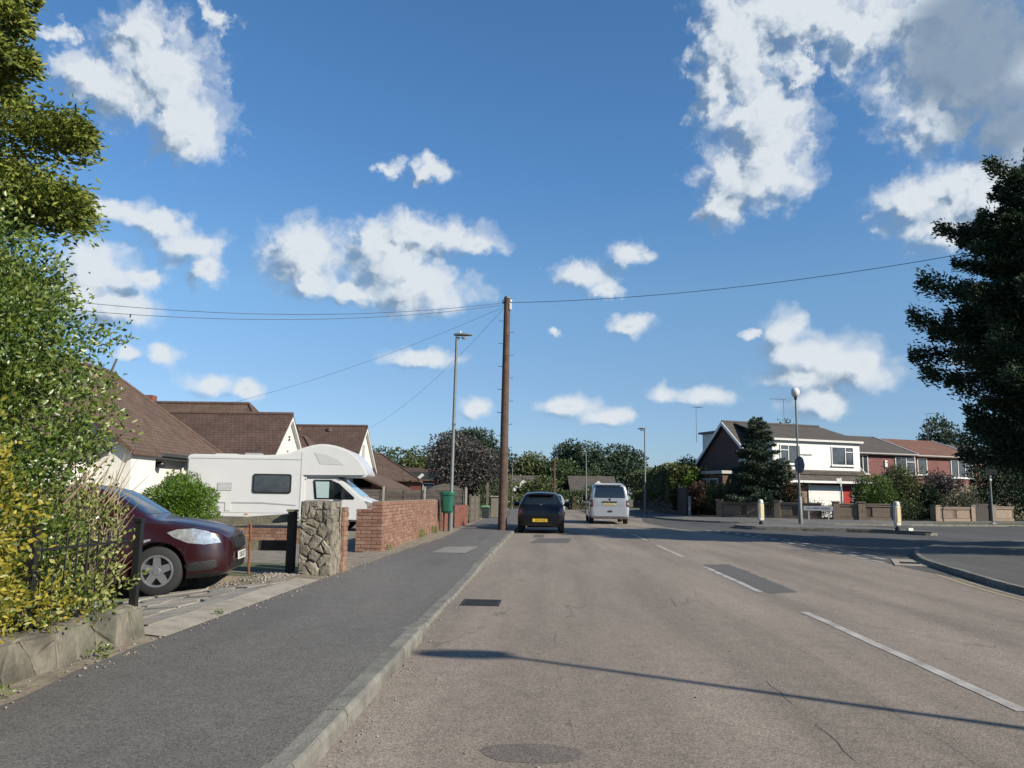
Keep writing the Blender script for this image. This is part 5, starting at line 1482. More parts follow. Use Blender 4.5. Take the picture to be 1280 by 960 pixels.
number_plate(van, (-4.905, .0, .95), (0, 0, R(-90)), mat('pale_yellow_plate', (.62, .52, .25), .4), 'AV04 KTN')
patch('bumper', bv, [(-.90, .78), (.90, .78), (.88, .38), (-.88, .38)], 'rear', M_silver, van, .045)
MB().box((-4.955, -.02, .62), (.02, .20, .07)).build('tow_cover', M_black, van)
MB().lathe([(.055, -.01), (.055, .01)], 14, (-4.88, .0, 1.17), 'x').build('badge', M_chrome, van)
for s in (-1, 1):
    patch('tail_light', bv, [(s * .93, 1.16), (s * .80, 1.14), (s * .79, .84), (s * .93, .82)], 'rear', M_redlens, van, .012)
    patch('reversing_lamp', bv, [(s * .92, 1.02), (s * .84, 1.02), (s * .84, .92), (s * .92, .92)], 'rear', M_lens, van, .018)
    q = MB(); q.box((-1.25, s * 1.06, 1.22), (.09, .16, .26)); q.box((-1.22, s * .96, 1.12), (.05, .1, .04)); q.build('door_mirror', M_black, van, bevel=.02)
for sd in ('right', 'left'):
    patch('side_window', bv, [(-1.55, 1.22), (-1.85, 1.7), (-2.5, 1.74), (-2.5, 1.22)], sd, M_glass, van, .004)
    patch('side_window', bv, [(-2.6, 1.22), (-2.6, 1.74), (-3.5, 1.74), (-3.5, 1.22)], sd, M_glass, van, .004)
    patch('side_window', bv, [(-3.6, 1.22), (-3.6, 1.74), (-4.5, 1.72), (-4.55, 1.24)], sd, M_glass, van, .004)
MB().prism([(-4.93, 1.86), (-4.55, 1.93), (-4.5, 1.955), (-4.9, 1.90)], -.62, .62, 'y').build('roof_spoiler', M_silver, van, bevel=.01, fix=True)

# ---- motorhome
M_mh = mat('motorhome_white', (.68, .69, .69), .32, coat=.4, var=.03, scale=1.5)
M_mhgrey = mat('motorhome_grey', (.40, .41, .42), .4)
mh = thing('motorhome', 'white coachbuilt motorhome with a domed over-cab pod parked on the front drive', 'motorhome', (-11.62, 26.2, .08), rz=6)
lut = smooth_line([(2.5, 2.40), (3.1, 2.46), (3.65, 2.66), (4.15, 2.78), (4.65, 2.74), (5.15, 2.56), (5.5, 2.25), (5.70, 1.92), (5.72, 1.80), (5.62, 1.74)], 4)
poly = [(0, .38), (0, 2.26), (.03, 2.34), (.1, 2.39), (.2, 2.40)] + lut + [(3.72, 1.72), (3.72, .38)]
MB().prism(poly, -1.1, 1.1, 'y').build('body', M_mh, mh, fix=True, bevel=.07, smooth=True)
cab = [(3.66, .32), (3.66, 1.72), (4.72, 1.72), (5.0, 1.56), (5.58, 1.08), (5.95, .96), (6.10, .80), (6.14, .55), (6.12, .32)]
MB().prism(cab, -.98, .98, 'y').build('cab', M_mh, mh, fix=True, bevel=.06, smooth=True)
def flat_panel(name, poly, y, th, m, parent, bevel=0):
    return MB().prism(poly, y, y - th, 'y').build(name, m, parent, fix=True, bevel=bevel)
def rrect(x0, x1, z0, z1, r):
    out = []
    for (cx, cz, a0) in ((x1 - r, z1 - r, 0), (x0 + r, z1 - r, 90), (x0 + r, z0 + r, 180), (x1 - r, z0 + r, 270)):
        for k in range(5): out.append((cx + r * math.cos(R(a0 + 22.5 * k)), cz + r * math.sin(R(a0 + 22.5 * k))))
    return out
w_ = flat_panel('window', rrect(2.10, 3.32, 1.18, 1.80, .08), -1.1, .025, M_black, mh)
flat_panel('pane', rrect(2.15, 3.27, 1.23, 1.75, .06), -1.125, .006, M_glassw, w_)
flat_panel('trim_stripe', [(.9, .86), (2.4, .86), (3.5, .80), (3.5, .83), (2.4, .905), (.9, .895)], -1.1, .012, M_mhgrey, mh)
flat_panel('service_hatch', rrect(1.28, 1.46, .62, .90, .02), -1.1, .02, M_mh, mh)
flat_panel('water_cap', rrect(1.0, 1.14, .66, .78, .05), -1.1, .014, M_mhgrey, mh)
flat_panel('pod_recess', [(4.0, 2.50), (4.35, 2.46), (4.75, 2.30), (4.95, 2.12), (4.2, 2.14)], -1.1, .008, mat('pod_panel', (.56, .57, .57), .4), mh)
MB().box((1.9, -.3, 2.44), (.5, .5, .08)).build('rooflight', M_mhgrey, mh, bevel=.02)
MB().box((.9, .2, 2.44), (.7, .5, .06)).build('rooflight', M_mh, mh, bevel=.02)
M_teal = mat('screen_blind', (.42, .56, .55), .25, coat=1.0)
dw = flat_panel('door_window', [(3.98, 1.60), (4.02, 1.64), (4.55, 1.64), (4.82, 1.52), (5.32, 1.08), (5.3, 1.02), (4.05, 1.02)], -.98, .012, M_glass, mh)
flat_panel('window_blind', [(4.06, 1.58), (4.5, 1.58), (4.5, 1.06), (4.12, 1.06)], -.992, .004, M_teal, dw)
ws = MB(); ws.add([(4.82, -.86, 1.68), (4.82, .86, 1.68), (5.56, .92, 1.13), (5.56, -.92, 1.13), (4.80, -.86, 1.64), (4.80, .86, 1.64), (5.54, .92, 1.09), (5.54, -.92, 1.09)],
                  [(0, 1, 2, 3), (7, 6, 5, 4), (0, 4, 5, 1), (1, 5, 6, 2), (2, 6, 7, 3), (3, 7, 4, 0)]); ws.build('windscreen', M_teal, mh, fix=True)
MB().box((4.95, -1.09, 1.18), (.10, .18, .30)).box((4.98, -1.0, 1.06), (.06, .12, .05)).build('door_mirror', M_black, mh, bevel=.02)
flat_panel('headlight', [(5.66, .98), (5.9, .92), (6.04, .82), (5.8, .78)], -.98, .012, M_lens, mh)
MB().box((6.12, 0, .48), (.08, 1.9, .28)).build('front_bumper', M_mhgrey, mh, bevel=.03)
flat_panel('panel_joint', [(3.60, .42), (3.615, .42), (3.615, 2.5), (3.60, 2.5)], -1.1, .008, M_mhgrey, mh)
flat_panel('panel_joint', [(.12, 2.26), (3.6, 2.26), (3.6, 2.275), (.12, 2.275)], -1.1, .010, M_mhgrey, mh)
flat_panel('fridge_vent', rrect(1.0, 1.45, 1.25, 1.50, .02), -1.1, .012, M_mhgrey, mh)
for k in range(5): flat_panel('vent_slat', [(1.03, 1.275 + k * .042), (1.42, 1.275 + k * .042), (1.42, 1.297 + k * .042), (1.03, 1.297 + k * .042)], -1.113, .006, M_mh, mh)
flat_panel('skirt_line', [(.1, .56), (3.6, .56), (3.6, .572), (.1, .572)], -1.1, .006, M_mhgrey, mh)
for x in (.25, 1.9, 3.5): flat_panel('side_marker', rrect(x, x + .1, .50, .54, .01), -1.1, .014, mat('amber_lens', (.55, .22, .02), .3), mh)
flat_panel('tail_lamp', rrect(.02, .10, .75, 1.05, .02), -1.1, .012, M_redlens, mh)
for (x, y) in ((.95, -.92), (.95, .92), (4.85, -.86), (4.85, .86)): wheel(mh, x, y, .34, .22, M_rim, 6, -1 if y < 0 else 1)

# ================================================================== poles, lamps and street furniture
M_polewood = mat('pole_wood', (.105, .064, .046), .9, var=.35, scale=5, bump=.6, bscale=25)
tp_ = thing('telegraph_pole', 'tall brown wooden telegraph pole at the kerb beside the black hatchback', 'pole', (-1.60, 28.6, .09), lean=(0, .35))
MB().tube([(0, 0, -.2), (0, 0, 2), (0, 0, 5), (0, 0, 8.40)], [.165, .152, .135, .112], 14).build('shaft', M_polewood, tp_, smooth=True)
MB().lathe([(.118, 8.37), (.11, 8.43), (.03, 8.46)], 12).build('cap', M_steel, tp_)
for k in range(12):
    z = 2.9 + k * .42; s = -1 if k % 2 else 1
    MB().tube([(s * .13, 0, z), (s * .27, 0, z), (s * .27, 0, z + .05)], .011, 5).build('climbing_step', M_steel, tp_)
MB().box((.13, -.06, 8.05), (.08, .12, .26)).build('junction_box', M_white, tp_, bevel=.01)
for a in (-1, 1):
    MB().lathe([(.02, 0), (.045, .02), (.045, .09), (.02, .11)], 8, (a * .13, 0, 8.22)).build('insulator', M_white, tp_)
MB().box((0, 0, 8.2), (.36, .04, .05)).build('bracket', M_steel, tp_)
MB().tube([(.145, -.08, .1), (.135, -.08, 2.6)], .014, 6).build('cable_guard', M_steel, tp_)

M_cable = mat('cable_black', (.03, .03, .035), .6)
def cable(a, b, sag, label, r=.0085):
    P = []
    for k in range(25):
        t = k / 24; P.append((a[0] + (b[0] - a[0]) * t, a[1] + (b[1] - a[1]) * t, a[2] + (b[2] - a[2]) * t - sag * 4 * t * (1 - t)))
    m = MB().tube(P, r, 5).build('overhead_cable', M_cable, None, smooth=True)
    tag(m, label, 'cable', 'telephone cables from the wooden pole')
TOP = (-1.60 + .05, 28.6, 8.30)
cable((TOP[0] - .1, 28.6, 8.3), (-17.0, 21.5, 7.0), .62, 'upper of the two long cables running left from the wooden pole')
cable((TOP[0] - .1, 28.6, 8.22), (-14.5, 20.0, 6.15), .50, 'lower of the two long cables running left from the wooden pole')
cable((TOP[0] - .1, 28.6, 8.15), (-13.2, 31.6, 4.75), .28, 'thin cable falling from the pole to the bungalow wing gable', .005)
cable((TOP[0] - .1, 28.6, 8.12), (-9.8, 43.6, 4.9), .45, 'thin cable dropping behind the lamp post towards the third bungalow', .005)
cable((TOP[0] + .1, 28.6, 8.3), (16.0, 21.5, 8.95), .50, 'long cable running right from the pole over the road to the dark conifer', .010)

def lamp_column(name, label, loc, h, rz=0, head='lantern', base=1.1, lean=(0, 0), m=None, r=(.075, .045), big=1.0):
    m = m or M_steel
    t = thing(name, label, 'lamp post', loc, rz=rz, lean=lean)
    MB().tube([(0, 0, -.1), (0, 0, base)], r[0], 14).build('base', m, t, smooth=True)
    MB().tube([(0, 0, base), (0, 0, base + .08), (0, 0, h - .25), (0, 0, h)], [r[0], r[1] * 1.15, r[1] * .85, r[1] * .8], 12).build('shaft', m, t, smooth=True)
    if head == 'lantern':
        q = MB(); prof = [(-.10, -.03, .03), (-.06, .10, .055), (.10, .125, .075), (.30, .12, .07), (.48, .08, .045), (.54, .03, .015)]
        vs = []; n = 12
        for (x, w, hh) in prof:
            for k in range(n):
                a = 2 * math.pi * k / n; zz = math.sin(a) * hh
                vs.append((x * (1 + (big - 1) * .6), math.cos(a) * abs(w) * big, h + .06 + (zz if zz > 0 else zz * .5)))
        fs = [tuple(range(n))[::-1], tuple(range((len(prof) - 1) * n, len(prof) * n))]
        for i in range(len(prof) - 1):
            for k in range(n): fs.append((i * n + k, i * n + (k + 1) % n, (i + 1) * n + (k + 1) % n, (i + 1) * n + k))
        ln = q.add(vs, fs).build('lantern', m, t, smooth=True, fix=True)
        MB().lathe([(.10, h - .02), (.08, h - .07), (.02, h - .085)], 14, (.25, 0, 0)).build('bowl', mat('lamp_bowl', (.45, .43, .36), .2, coat=1), ln, smooth=True, fix=True)
        MB().lathe([(.035, h + .12), (.035, h + .18), (.01, h + .2)], 10, (.12, 0, 0)).build('photocell', M_whitep, ln)
        MB().tube([(0, 0, h - .12), (.10, 0, h - .02)], .03, 8).build('spigot', m, ln)
    return t
lp = lamp_column('street_lamp', 'grey steel street lamp with the green litter bin on it', (-3.22, 26.7, .09), 6.55, rz=0, lean=(0, .6), r=(.085, .052))
MB().box((0, -.06, 1.9), (.02, .02, .1)).build('bracket', M_steel, lp)
MB().box((0, 0, 3.55), (.12, .12, .05)).build('clamp', M_steel, lp)
lamp_column('street_lamp', 'grey steel street lamp on the right verge near the camera whose shadow crosses the road', (8.62, 1.72, .12), 6.05, rz=180, big=1.45)
lamp_column('street_lamp', 'thin grey street lamp by the dark fence to the right of the van', (6.75, 56.5, .12), 5.9, rz=150, base=1.4, r=(.09, .05))
lamp_column('street_lamp', 'slim street lamp with a pale head rising just left of the van roof', (3.1, 66, .0), 4.85, rz=180, base=1.2, r=(.08, .05))
lamp_column('street_lamp', 'far grey lamp post between the wooden pole and the black hatchback', (-3.3, 74, .05), 4.3, rz=0, base=1.2, r=(.08, .05))
wp = thing('wooden_post', 'pale bare wooden post standing among the trees behind the black hatchback', 'post', (.6, 78, 0))
MB().tube([(0, 0, 0), (0, 0, 4.9)], [.12, .09], 8).build('shaft', M_polewood, wp, smooth=True)
# litter bin
M_bin = mat('green_plastic', (.012, .12, .075), .45, var=.12, scale=6)
bn = thing('litter_bin', 'dark green litter bin fixed to the lamp post above the brick wall', 'bin', (-3.30, 26.42, .09))
prof = [(.10, .60), (.15, .62), (.185, .68), (.225, 1.12), (.235, 1.20), (.262, 1.205), (.265, 1.29), (.255, 1.31)]
vs = []; n = 4
def rsq(r, z, k=5):
    out = []
    for q in range(4):
        for j in range(k):
            a = q * math.pi / 2 + (j / (k - 1) - .5) * 1.5 + math.pi / 4
            c, s = math.cos(q * math.pi / 2 + math.pi / 4), math.sin(q * math.pi / 2 + math.pi / 4)
            out.append((c * r * .42 + math.cos(a) * r * .72, s * r * .36 + math.sin(a) * r * .64, z))
    return out
rings = [rsq(*p) for p in prof] + [rsq(.235, 1.305), rsq(.215, 1.15)]
nn_ = len(rings[0]); vs = [p for r_ in rings for p in r_]
fs = [tuple(range(nn_))[::-1], tuple(range((len(rings) - 1) * nn_, len(rings) * nn_))]
for i in range(len(rings) - 1):
    for k in range(nn_): fs.append((i * nn_ + k, i * nn_ + (k + 1) % nn_, (i + 1) * nn_ + (k + 1) % nn_, (i + 1) * nn_ + k))
MB().add(vs, fs).build('tub', M_bin, bn, fix=True)
MB().add([p for p in rsq(.20, 1.22) ], [tuple(range(nn_))]).build('liner', M_black, bn)
MB().tube([(-.10, .0, 0), (-.10, .0, .66)], .028, 8).build('leg', M_black, bn)
MB().box((.04, .24, 1.0), (.12, .14, .06)).build('bracket', M_black, bn)

# boxes put out at the next gateway
for (x, y, d, m, lab) in ((-3.72, 42.0, (.36, .34, .52), mat('blue_white_box', (.36, .40, .58), .5), 'pale blue plastic recycling box on the pavement edge beside the panel fence'),
                          (-3.28, 42.6, (.40, .34, .66), mat('dark_box', (.03, .035, .04), .5), 'dark recycling box with a pale green lid at the gateway beyond the fence')):
    q = thing('recycling_box', lab, 'box', (x, y, .1))
    MB().box((0, 0, d[2] * .42), (d[0] * .88, d[1] * .88, d[2] * .84), top=(1.1, 1.1)).build('tub', m, q, bevel=.02)
    MB().box((0, 0, d[2] * .92), (d[0] * 1.06, d[1] * 1.06, d[2] * .15)).build('lid', mat('pale_green_lid', (.20, .42, .22), .5) if 'dark' in lab else m, q, bevel=.02)
q = thing('gate_pier', 'pale rendered low gate pier beside the recycling boxes', 'pillar', (-2.75, 43.5, .1))
MB().box((0, 0, .55), (.62, .5, 1.1)).build('shaft', mat('stucco_pier', (.24, .21, .16), .95, var=.2, scale=6, bump=.5), q, bevel=.02)
MB().box((0, 0, 1.13), (.72, .6, .07)).build('coping', M_conc, q, bevel=.015)
q = thing('gate_post', 'pale timber post rising behind the recycling boxes', 'post', (-3.38, 45, .1))
MB().box((0, 0, .95), (.12, .12, 1.9)).build('shaft', M_wood, q)

# ---- bollards on the island
M_bolw = mat('bollard_white', (.68, .66, .58), .45, var=.08, scale=5)
M_boly = mat('bollard_yellow_panel', (.66, .56, .30), .4, coat=.6)
def bollard(label, loc, rz, refl):
    t = thing('traffic_bollard', label, 'bollard', (loc[0], loc[1], loc[2] + .035), rz=rz, group='lit bollards on the traffic island')
    MB().lathe([(.10, 0), (.10, .10), (.06, .13), (.06, .18)], 14).build('foot', M_black, t)
    MB().prism([(-.12, -.09), (.12, -.09), (.13, .0), (.12, .09), (-.12, .09), (-.13, 0)], .18, .98).build('body', M_bolw, t, bevel=.03)
    MB().lathe([(.12, .97), (.115, 1.05), (.09, 1.12), (.02, 1.14)], 16).build('cap', M_bolw, t, smooth=True)
    MB().box((0, -.097, .62), (.15, .012, .60)).build('panel', M_boly, t, bevel=.004)
    MB().box((.133, 0, .62), (.012, .12, .60)).build('panel', M_boly, t, bevel=.004)
    MB().lathe([(.05, .38), (.05, .39)], 12, (0, -.118, 0), 'z') if False else None
    if refl: MB().box((.26, -.35, .06), (.22, .12, .10)).build('base_marker', M_white, t)
    return t
bollard('white lit bollard at the left end of the traffic island', (9.75, 37.6, .11), 20, False)
bollard('white lit bollard with a white base marker at the right end of the traffic island', (13.75, 32.6, .11), 20, True)

# globe lamp with blue sign on the island
gl = thing('globe_lamp', 'tall thin post with a white globe and a round dark sign on the island', 'lamp post', (12.15, 39.6, .145), lean=(0, -.4))
MB().tube([(0, 0, -.05), (0, 0, 1.25), (0, 0, 1.30)], [.105, .10, .06], 14).build('base', M_steel, gl, smooth=True)
MB().tube([(0, 0, 1.28), (0, 0, 3.4), (0, 0, 6.1)], [.055, .05, .042], 12).build('shaft', M_steel, gl, smooth=True)
MB().tube([(0, 0, 5.98), (0, 0, 6.15)], [.05, .085], 10).build('collar', M_black, gl)
g = MB(); g.lathe([(.03, 6.12), (.12, 6.16), (.19, 6.26), (.21, 6.38), (.19, 6.50), (.12, 6.58), (.02, 6.60)], 20); g.build('globe', mat('opal_globe', (.80, .80, .76), .3, coat=.6), gl, smooth=True)
M_signblue = mat('sign_back_blue', (.055, .075, .12), .45, var=.2, scale=4)
s_ = MB(); s_.lathe([(.41, -.012), (.41, .012)], 28, (0, 0, 0), 'y'); s_ = s_.build('round_sign', M_signblue, gl, fix=True, loc=(.03, -.10, 2.82)); s_.rotation_euler = (0, 0, R(-74))
MB().box((.03, -.05, 2.82), (.3, .03, .05)).build('sign_clip', M_steel, gl)
MB().tube([(-.1, 0, 3.32), (.62, .02, 3.30)], .03, 8).box((.48, .02, 3.30), (.34, .14, .06)).build('sign_lamp', M_steel, gl)

# street name plate
sn = thing('street_sign', 'low white street name plate on two pale posts in front of the garden wall', 'sign', (15.15, 46.15, .2), rz=-20)
for x in (-.5, .52): MB().box((x, .03, .36), (.07, .06, .76)).build('post', M_bolw, sn)
pl = MB().box((0, 0, .62), (1.55, .025, .25)).build('plate', M_platew, sn, bevel=.006)
MB().box((0, .014, .62), (1.60, .01, .29)).build('frame', M_black, sn)
text_mesh('lettering', 'OLD FARM AVENUE', .165, M_ink, pl, (0, -.0145, .62), (R(90), 0, 0), .001, xscale=.86)
# agent board
ab = thing('agent_board', 'slim white estate agent post with a blank white board by the red front door', 'sign', (17.2, 48.2, .2), rz=5)
MB().box((0, 0, 1.2), (.07, .05, 2.4)).build('post', M_whitep, ab)
MB().box((-.12, -.03, 2.22), (.30, .02, .30)).build('board', M_whitep, ab)
# sign pole at the right
rs = thing('sign_post', 'grey post carrying a dark square sign in front of the big conifer at the right', 'sign', (24.2, 45.3, .12))
MB().tube([(0, 0, 0), (0, 0, 3.15)], .055, 10).build('shaft', M_steel, rs, smooth=True)
MB().lathe([(.16, .0), (.14, .05), (.06, .08)], 12).build('foot', M_conc, rs)
MB().box((.05, -.07, 2.9), (.64, .025, .44)).build('plate', mat('sign_dark', (.02, .024, .028), .8, spec=.15), rs)
MB().box((0, -.07, 2.4), (.1, .06, .10)).build('reflector', M_whitep, rs)

# ================================================================== right-hand boundary
M_buffbrick = per_island('buff_brick', [(.20, .155, .115), (.26, .195, .14), (.185, .14, .105), (.28, .215, .155)], bump=.4, bscale=50, var=.22)
M_dkbrick = per_island('brown_brick', [(.115, .078, .06), (.14, .095, .07), (.10, .07, .055)], bump=.3, bscale=50, var=.2)
M_coping = mat('coping_stone', (.24, .20, .165), .9, var=.2, scale=4, bump=.4)
def garden_wall(label, pts, h, piers, panels=True, m=None, z=.2):
    """brick wall along pts with a coping, piers and recessed paler panels"""
    t = thing('garden_wall', label, 'wall', (pts[0][0], pts[0][1], z)); m = m or M_buffbrick
    P = [Vector((p[0] - pts[0][0], p[1] - pts[0][1])) for p in pts]
    for a, b in zip(P, P[1:]):
        d = b - a; an = math.atan2(d.y, d.x); L_ = d.length; mid = (a + b) / 2
        MB().box((mid.x, mid.y, h * .09), (L_, .24, h * .18), an).build('plinth', m, t)
        MB().box((mid.x, mid.y, h * .50), (L_ - .01, .13, h * .66), an).build('panel_back', M_dkbrick, t)
        MB().box((mid.x, mid.y, h * .88), (L_, .25, h * .12), an).build('top_course', m, t)
        MB().box((mid.x, mid.y, h * .97), (L_ + .05, .31, h * .07), an).build('coping', M_coping, t, bevel=.012)
        n = max(1, round(L_ / 1.55)); 
        for k in range(n):
            u = (k + .5) * L_ / n - L_ / 2; w = L_ / n - .30
            MB().box((mid.x + math.cos(an) * u + math.sin(an) * .055, mid.y + math.sin(an) * u - math.cos(an) * .055, h * .48), (w, .09, h * .58), an).build('panel', m, t, bevel=.01)
    for p in piers:
        q = Vector((p[0] - pts[0][0], p[1] - pts[0][1])); an = math.atan2((P[-1] - P[0]).y, (P[-1] - P[0]).x)
        pr = MB().box((q.x, q.y, h * .53), (.36, .36, h * 1.06), an).build('pier', m, t, bevel=.01)
        MB().box((q.x, q.y, h * 1.09), (.44, .44, h * .07), an).build('pier_cap', M_coping, pr, bevel=.012)
    return t
garden_wall('shaded brick garden wall behind the globe lamp, left of the street sign', [(10.35, 49.3), (15.6, 46.95)], .92, [(10.35, 49.3), (13.4, 47.95)])
garden_wall('sunlit buff brick garden wall in front of the bright hedge', [(16.3, 46.65), (18.0, 46.3), (19.45, 46.05)], .92, [(16.3, 46.65), (17.6, 46.35), (19.45, 46.05)])
garden_wall('short buff brick garden wall with two pale panels at the far right', [(21.65, 46.35), (24.3, 47.75)], .80, [(21.65, 46.35), (24.3, 47.75)])
garden_wall('stub of brick wall beside the dark gate at the far right', [(26.0, 48.75), (27.6, 49.5)], .85, [(26.0, 48.75)])
q = thing('dark_gate', 'dark wooden side gate between the two right-hand garden walls', 'gate', (25.15, 48.3, .2), rz=28)
for k in range(8): MB().box((-.63 + k * .18, 0, .5), (.165, .03, 1.0)).build('board', M_dkwood, q)
for z in (.25, .8): MB().box((0, .03, z), (1.44, .03, .09)).build('rail', M_dkwood, q)
# dark board fence along the main road
M_fboard = per_island('brown_fence_boards', [(.045, .034, .028), (.06, .045, .036), (.05, .04, .033)], bump=.4, bscale=40, var=.25)
ff = thing('board_fence', 'long dark brown board fence under the trimmed hedge beyond the van', 'fence', (8.75, 53.8, .2))
A0, A1 = Vector((0, -2.2)), Vector((-.6, 18.5)); d = (A1 - A0); an = math.atan2(d.y, d.x); Lf = d.length; n = int(Lf / .16)
bm_ = MB().box((0, 0, 0), (.155, .022, 1.75)).mesh('board'); bm_.materials.append(M_fboard)
for k in range(n):
    o = bpy.data.objects.new('board', bm_); link(o, ff); p = A0 + d * (k + .5) / n
    o.location = (p.x, p.y, .90 + random.uniform(-.012, .012)); o.rotation_euler = (0, 0, an + random.uniform(-.03, .03))
for k in range(9):
    p = A0 + d * k / 8; MB().box((p.x + .06, p.y, .95), (.1, .1, 1.95), an).build('fence_post', M_dkwood, ff)
gp = thing('gate_post', 'pale timber gate post at the near end of the dark board fence', 'post', (8.9, 51.35, .2))
MB().box((0, 0, .58), (.15, .15, 1.16)).build('shaft', M_conc, gp); MB().box((0, 0, 1.18), (.19, .19, .05)).build('cap', M_conc, gp)

# ================================================================== the chalet house and the terrace
M_slate = tiles_mat('grey_roof_tiles', [(.085, .075, .066), (.11, .097, .083)], sx=.3, sy=.16, var=.2)
M_otile = tiles_mat('orange_roof_tiles', [(.17, .085, .06), (.21, .105, .07)], sx=.3, sy=.16)
M_gbrick = mat('gable_brick', (.105, .062, .048), .9, var=.22, scale=14, bump=.4, bscale=30)
M_redhung = tiles_mat('red_tile_hanging', [(.21, .095, .09), (.25, .115, .105)], sx=.19, sy=.13, var=.15)
M_reddoor = mat('red_door', (.36, .025, .02), .4)
M_clad = mat('white_cladding', (.79, .78, .75), .6, var=.03, scale=2)
ch = thing('chalet_house', 'white-fronted chalet house with a dark brick gable, white dormer box and garage', 'house', (14.3, 52.0, .2), rz=23)
ap, zr = 4.0, 6.25
# gable block
MB().prism([(.25, 0), (7.7, 0), (7.7, 3.0), (ap, 6.05), (.25, 3.0)], -.75, 7.1, 'x').build('wall', M_gbrick, ch)
MB().prism([(-.15, 2.72), (ap, 6.15), (8.05, 2.72), (8.05, 2.9), (ap, 6.32), (-.15, 2.9)], -.95, 7.35, 'x').build('roof', M_slate, ch, fix=True)
for s, e in ((-.15, 2.9), (8.05, 2.9)):
    MB().prism([(ap, 6.33), (s, e + .02), (s, e - .20), (ap, 6.08)], -1.01, -.95, 'x').build('bargeboard', M_whitep, ch, fix=True)
    MB().prism([(ap, 6.36), (s, e + .05), (s, e - .05), (ap, 6.24)], 7.35, 7.4, 'x').build('bargeboard', M_whitep, ch, fix=True)
MB().tube([(-.95, ap, 6.33), (7.35, ap, 6.33)], .09, 8).build('ridge', M_slate, ch, smooth=True)
# front dormer box
MB().box((3.58, 1.7, 3.75), (7.1, 3.4, 2.35)).build('dormer', M_clad, ch)
MB().prism([(-.2, 4.92), (ap - .2, 6.18), (ap - .2, 6.26), (-.2, 5.04)], -.1, 7.3, 'x').build('dormer_roof', M_slate, ch, fix=True)
MB().box((3.6, -.2, 4.93), (7.4, .06, .13)).build('gutter', mat('white_gutter', (.62, .62, .60), .5), ch)
for x, w in ((1.4, 1.6), (5.65, 1.85)):
    house_window(ch, (x, .0, 3.98), w, 1.25, -math.pi / 2, bars=((-.18,) if x < 3 else (.25,)), tb=[(-1, -.18, .45)] if x < 3 else [(.25, 1, .45)])
# canopy, garage, door
MB().prism([(-.75, 2.32), (.15, 2.82), (.15, 2.7), (-.75, 2.22)], -.2, 7.35, 'x').build('canopy_roof', M_slate, ch, fix=True)
MB().box((3.57, -.74, 2.24), (7.55, .05, .14)).build('canopy_fascia', M_whitep, ch)
MB().box((3.57, .1, 1.15), (7.15, .3, 2.3)).build('front_wall', M_buffbrick, ch)
gd = MB().box((4.0, -.08, 1.02), (2.45, .06, 2.05)).build('garage_door', M_whitep, ch)
for k in range(4): MB().box((4.0, -.115, .3 + k * .48), (2.32, .012, .40)).build('door_panel', M_whitep, gd, bevel=.005)
for x in (2.72, 5.28): MB().box((x, -.09, 1.08), (.10, .09, 2.16)).build('garage_jamb', M_whitep, ch)
dr = MB().box((5.85, -.07, 1.05), (.75, .05, 2.0)).build('front_door', M_reddoor, ch)
MB().box((6.1, -.11, 1.0), (.05, .04, .14)).build('handle', M_chrome, dr)
MB().box((5.45, -.07, 1.05), (.06, .07, 2.1)).box((6.25, -.07, 1.05), (.06, .07, 2.1)).box((5.85, -.07, 2.09), (.86, .07, .06)).build('door_frame', M_whitep, ch)
house_window(ch, (6.72, -.05, 1.35), .8, 1.15, -math.pi / 2, bars=(-.4,), tb=[(-1, -.4, .4)])
# gable windows, rear dormer, side extension
house_window(ch, (-.75, 1.9, 4.15), .8, 1.1, math.pi, bars=())
MB().box((2.2, 7.2, 4.55), (3.6, 2.3, 2.5)).build('rear_dormer', M_clad, ch)
MB().box((2.2, 7.2, 5.85), (4.0, 2.8, .14)).build('rear_dormer_roof', mat('blue_grey_felt', (.10, .15, .19), .8), ch)
MB().box((-1.6, 5.2, 1.35), (1.7, 6.6, 2.7)).build('side_extension', M_gbrick, ch)
MB().box((-1.6, 5.2, 2.80), (2.0, 6.9, .20)).build('extension_fascia', mat('pale_fascia', (.45, .44, .40), .6), ch)
for k in range(4): house_window(ch, (-2.45, 2.9 + k * 1.2, 2.05), 1.0, .7, math.pi)
def aerial(label, loc, h, rz):
    t = thing('tv_aerial', label, 'aerial', loc, rz=rz)
    MB().tube([(0, 0, 0), (0, 0, h)], .016, 6).build('mast', M_steel, t)
    MB().tube([(-.2, 0, h), (.95, 0, h + .08)], .013, 6).build('boom', M_steel, t)
    for k in range(6): MB().tube([(-.1 + k * .19, -.26, h + .01 + k * .015), (-.1 + k * .19, .26, h + .01 + k * .015)], .008, 5).build('element', M_steel, t)
aerial('television aerial on the roof to the right of the globe lamp', (16.5, 56.7, 6.5), 1.75, 160)
aerial('small television aerial above the left end of the chalet roof', (11.0, 60.0, 5.4), 2.6, 60)

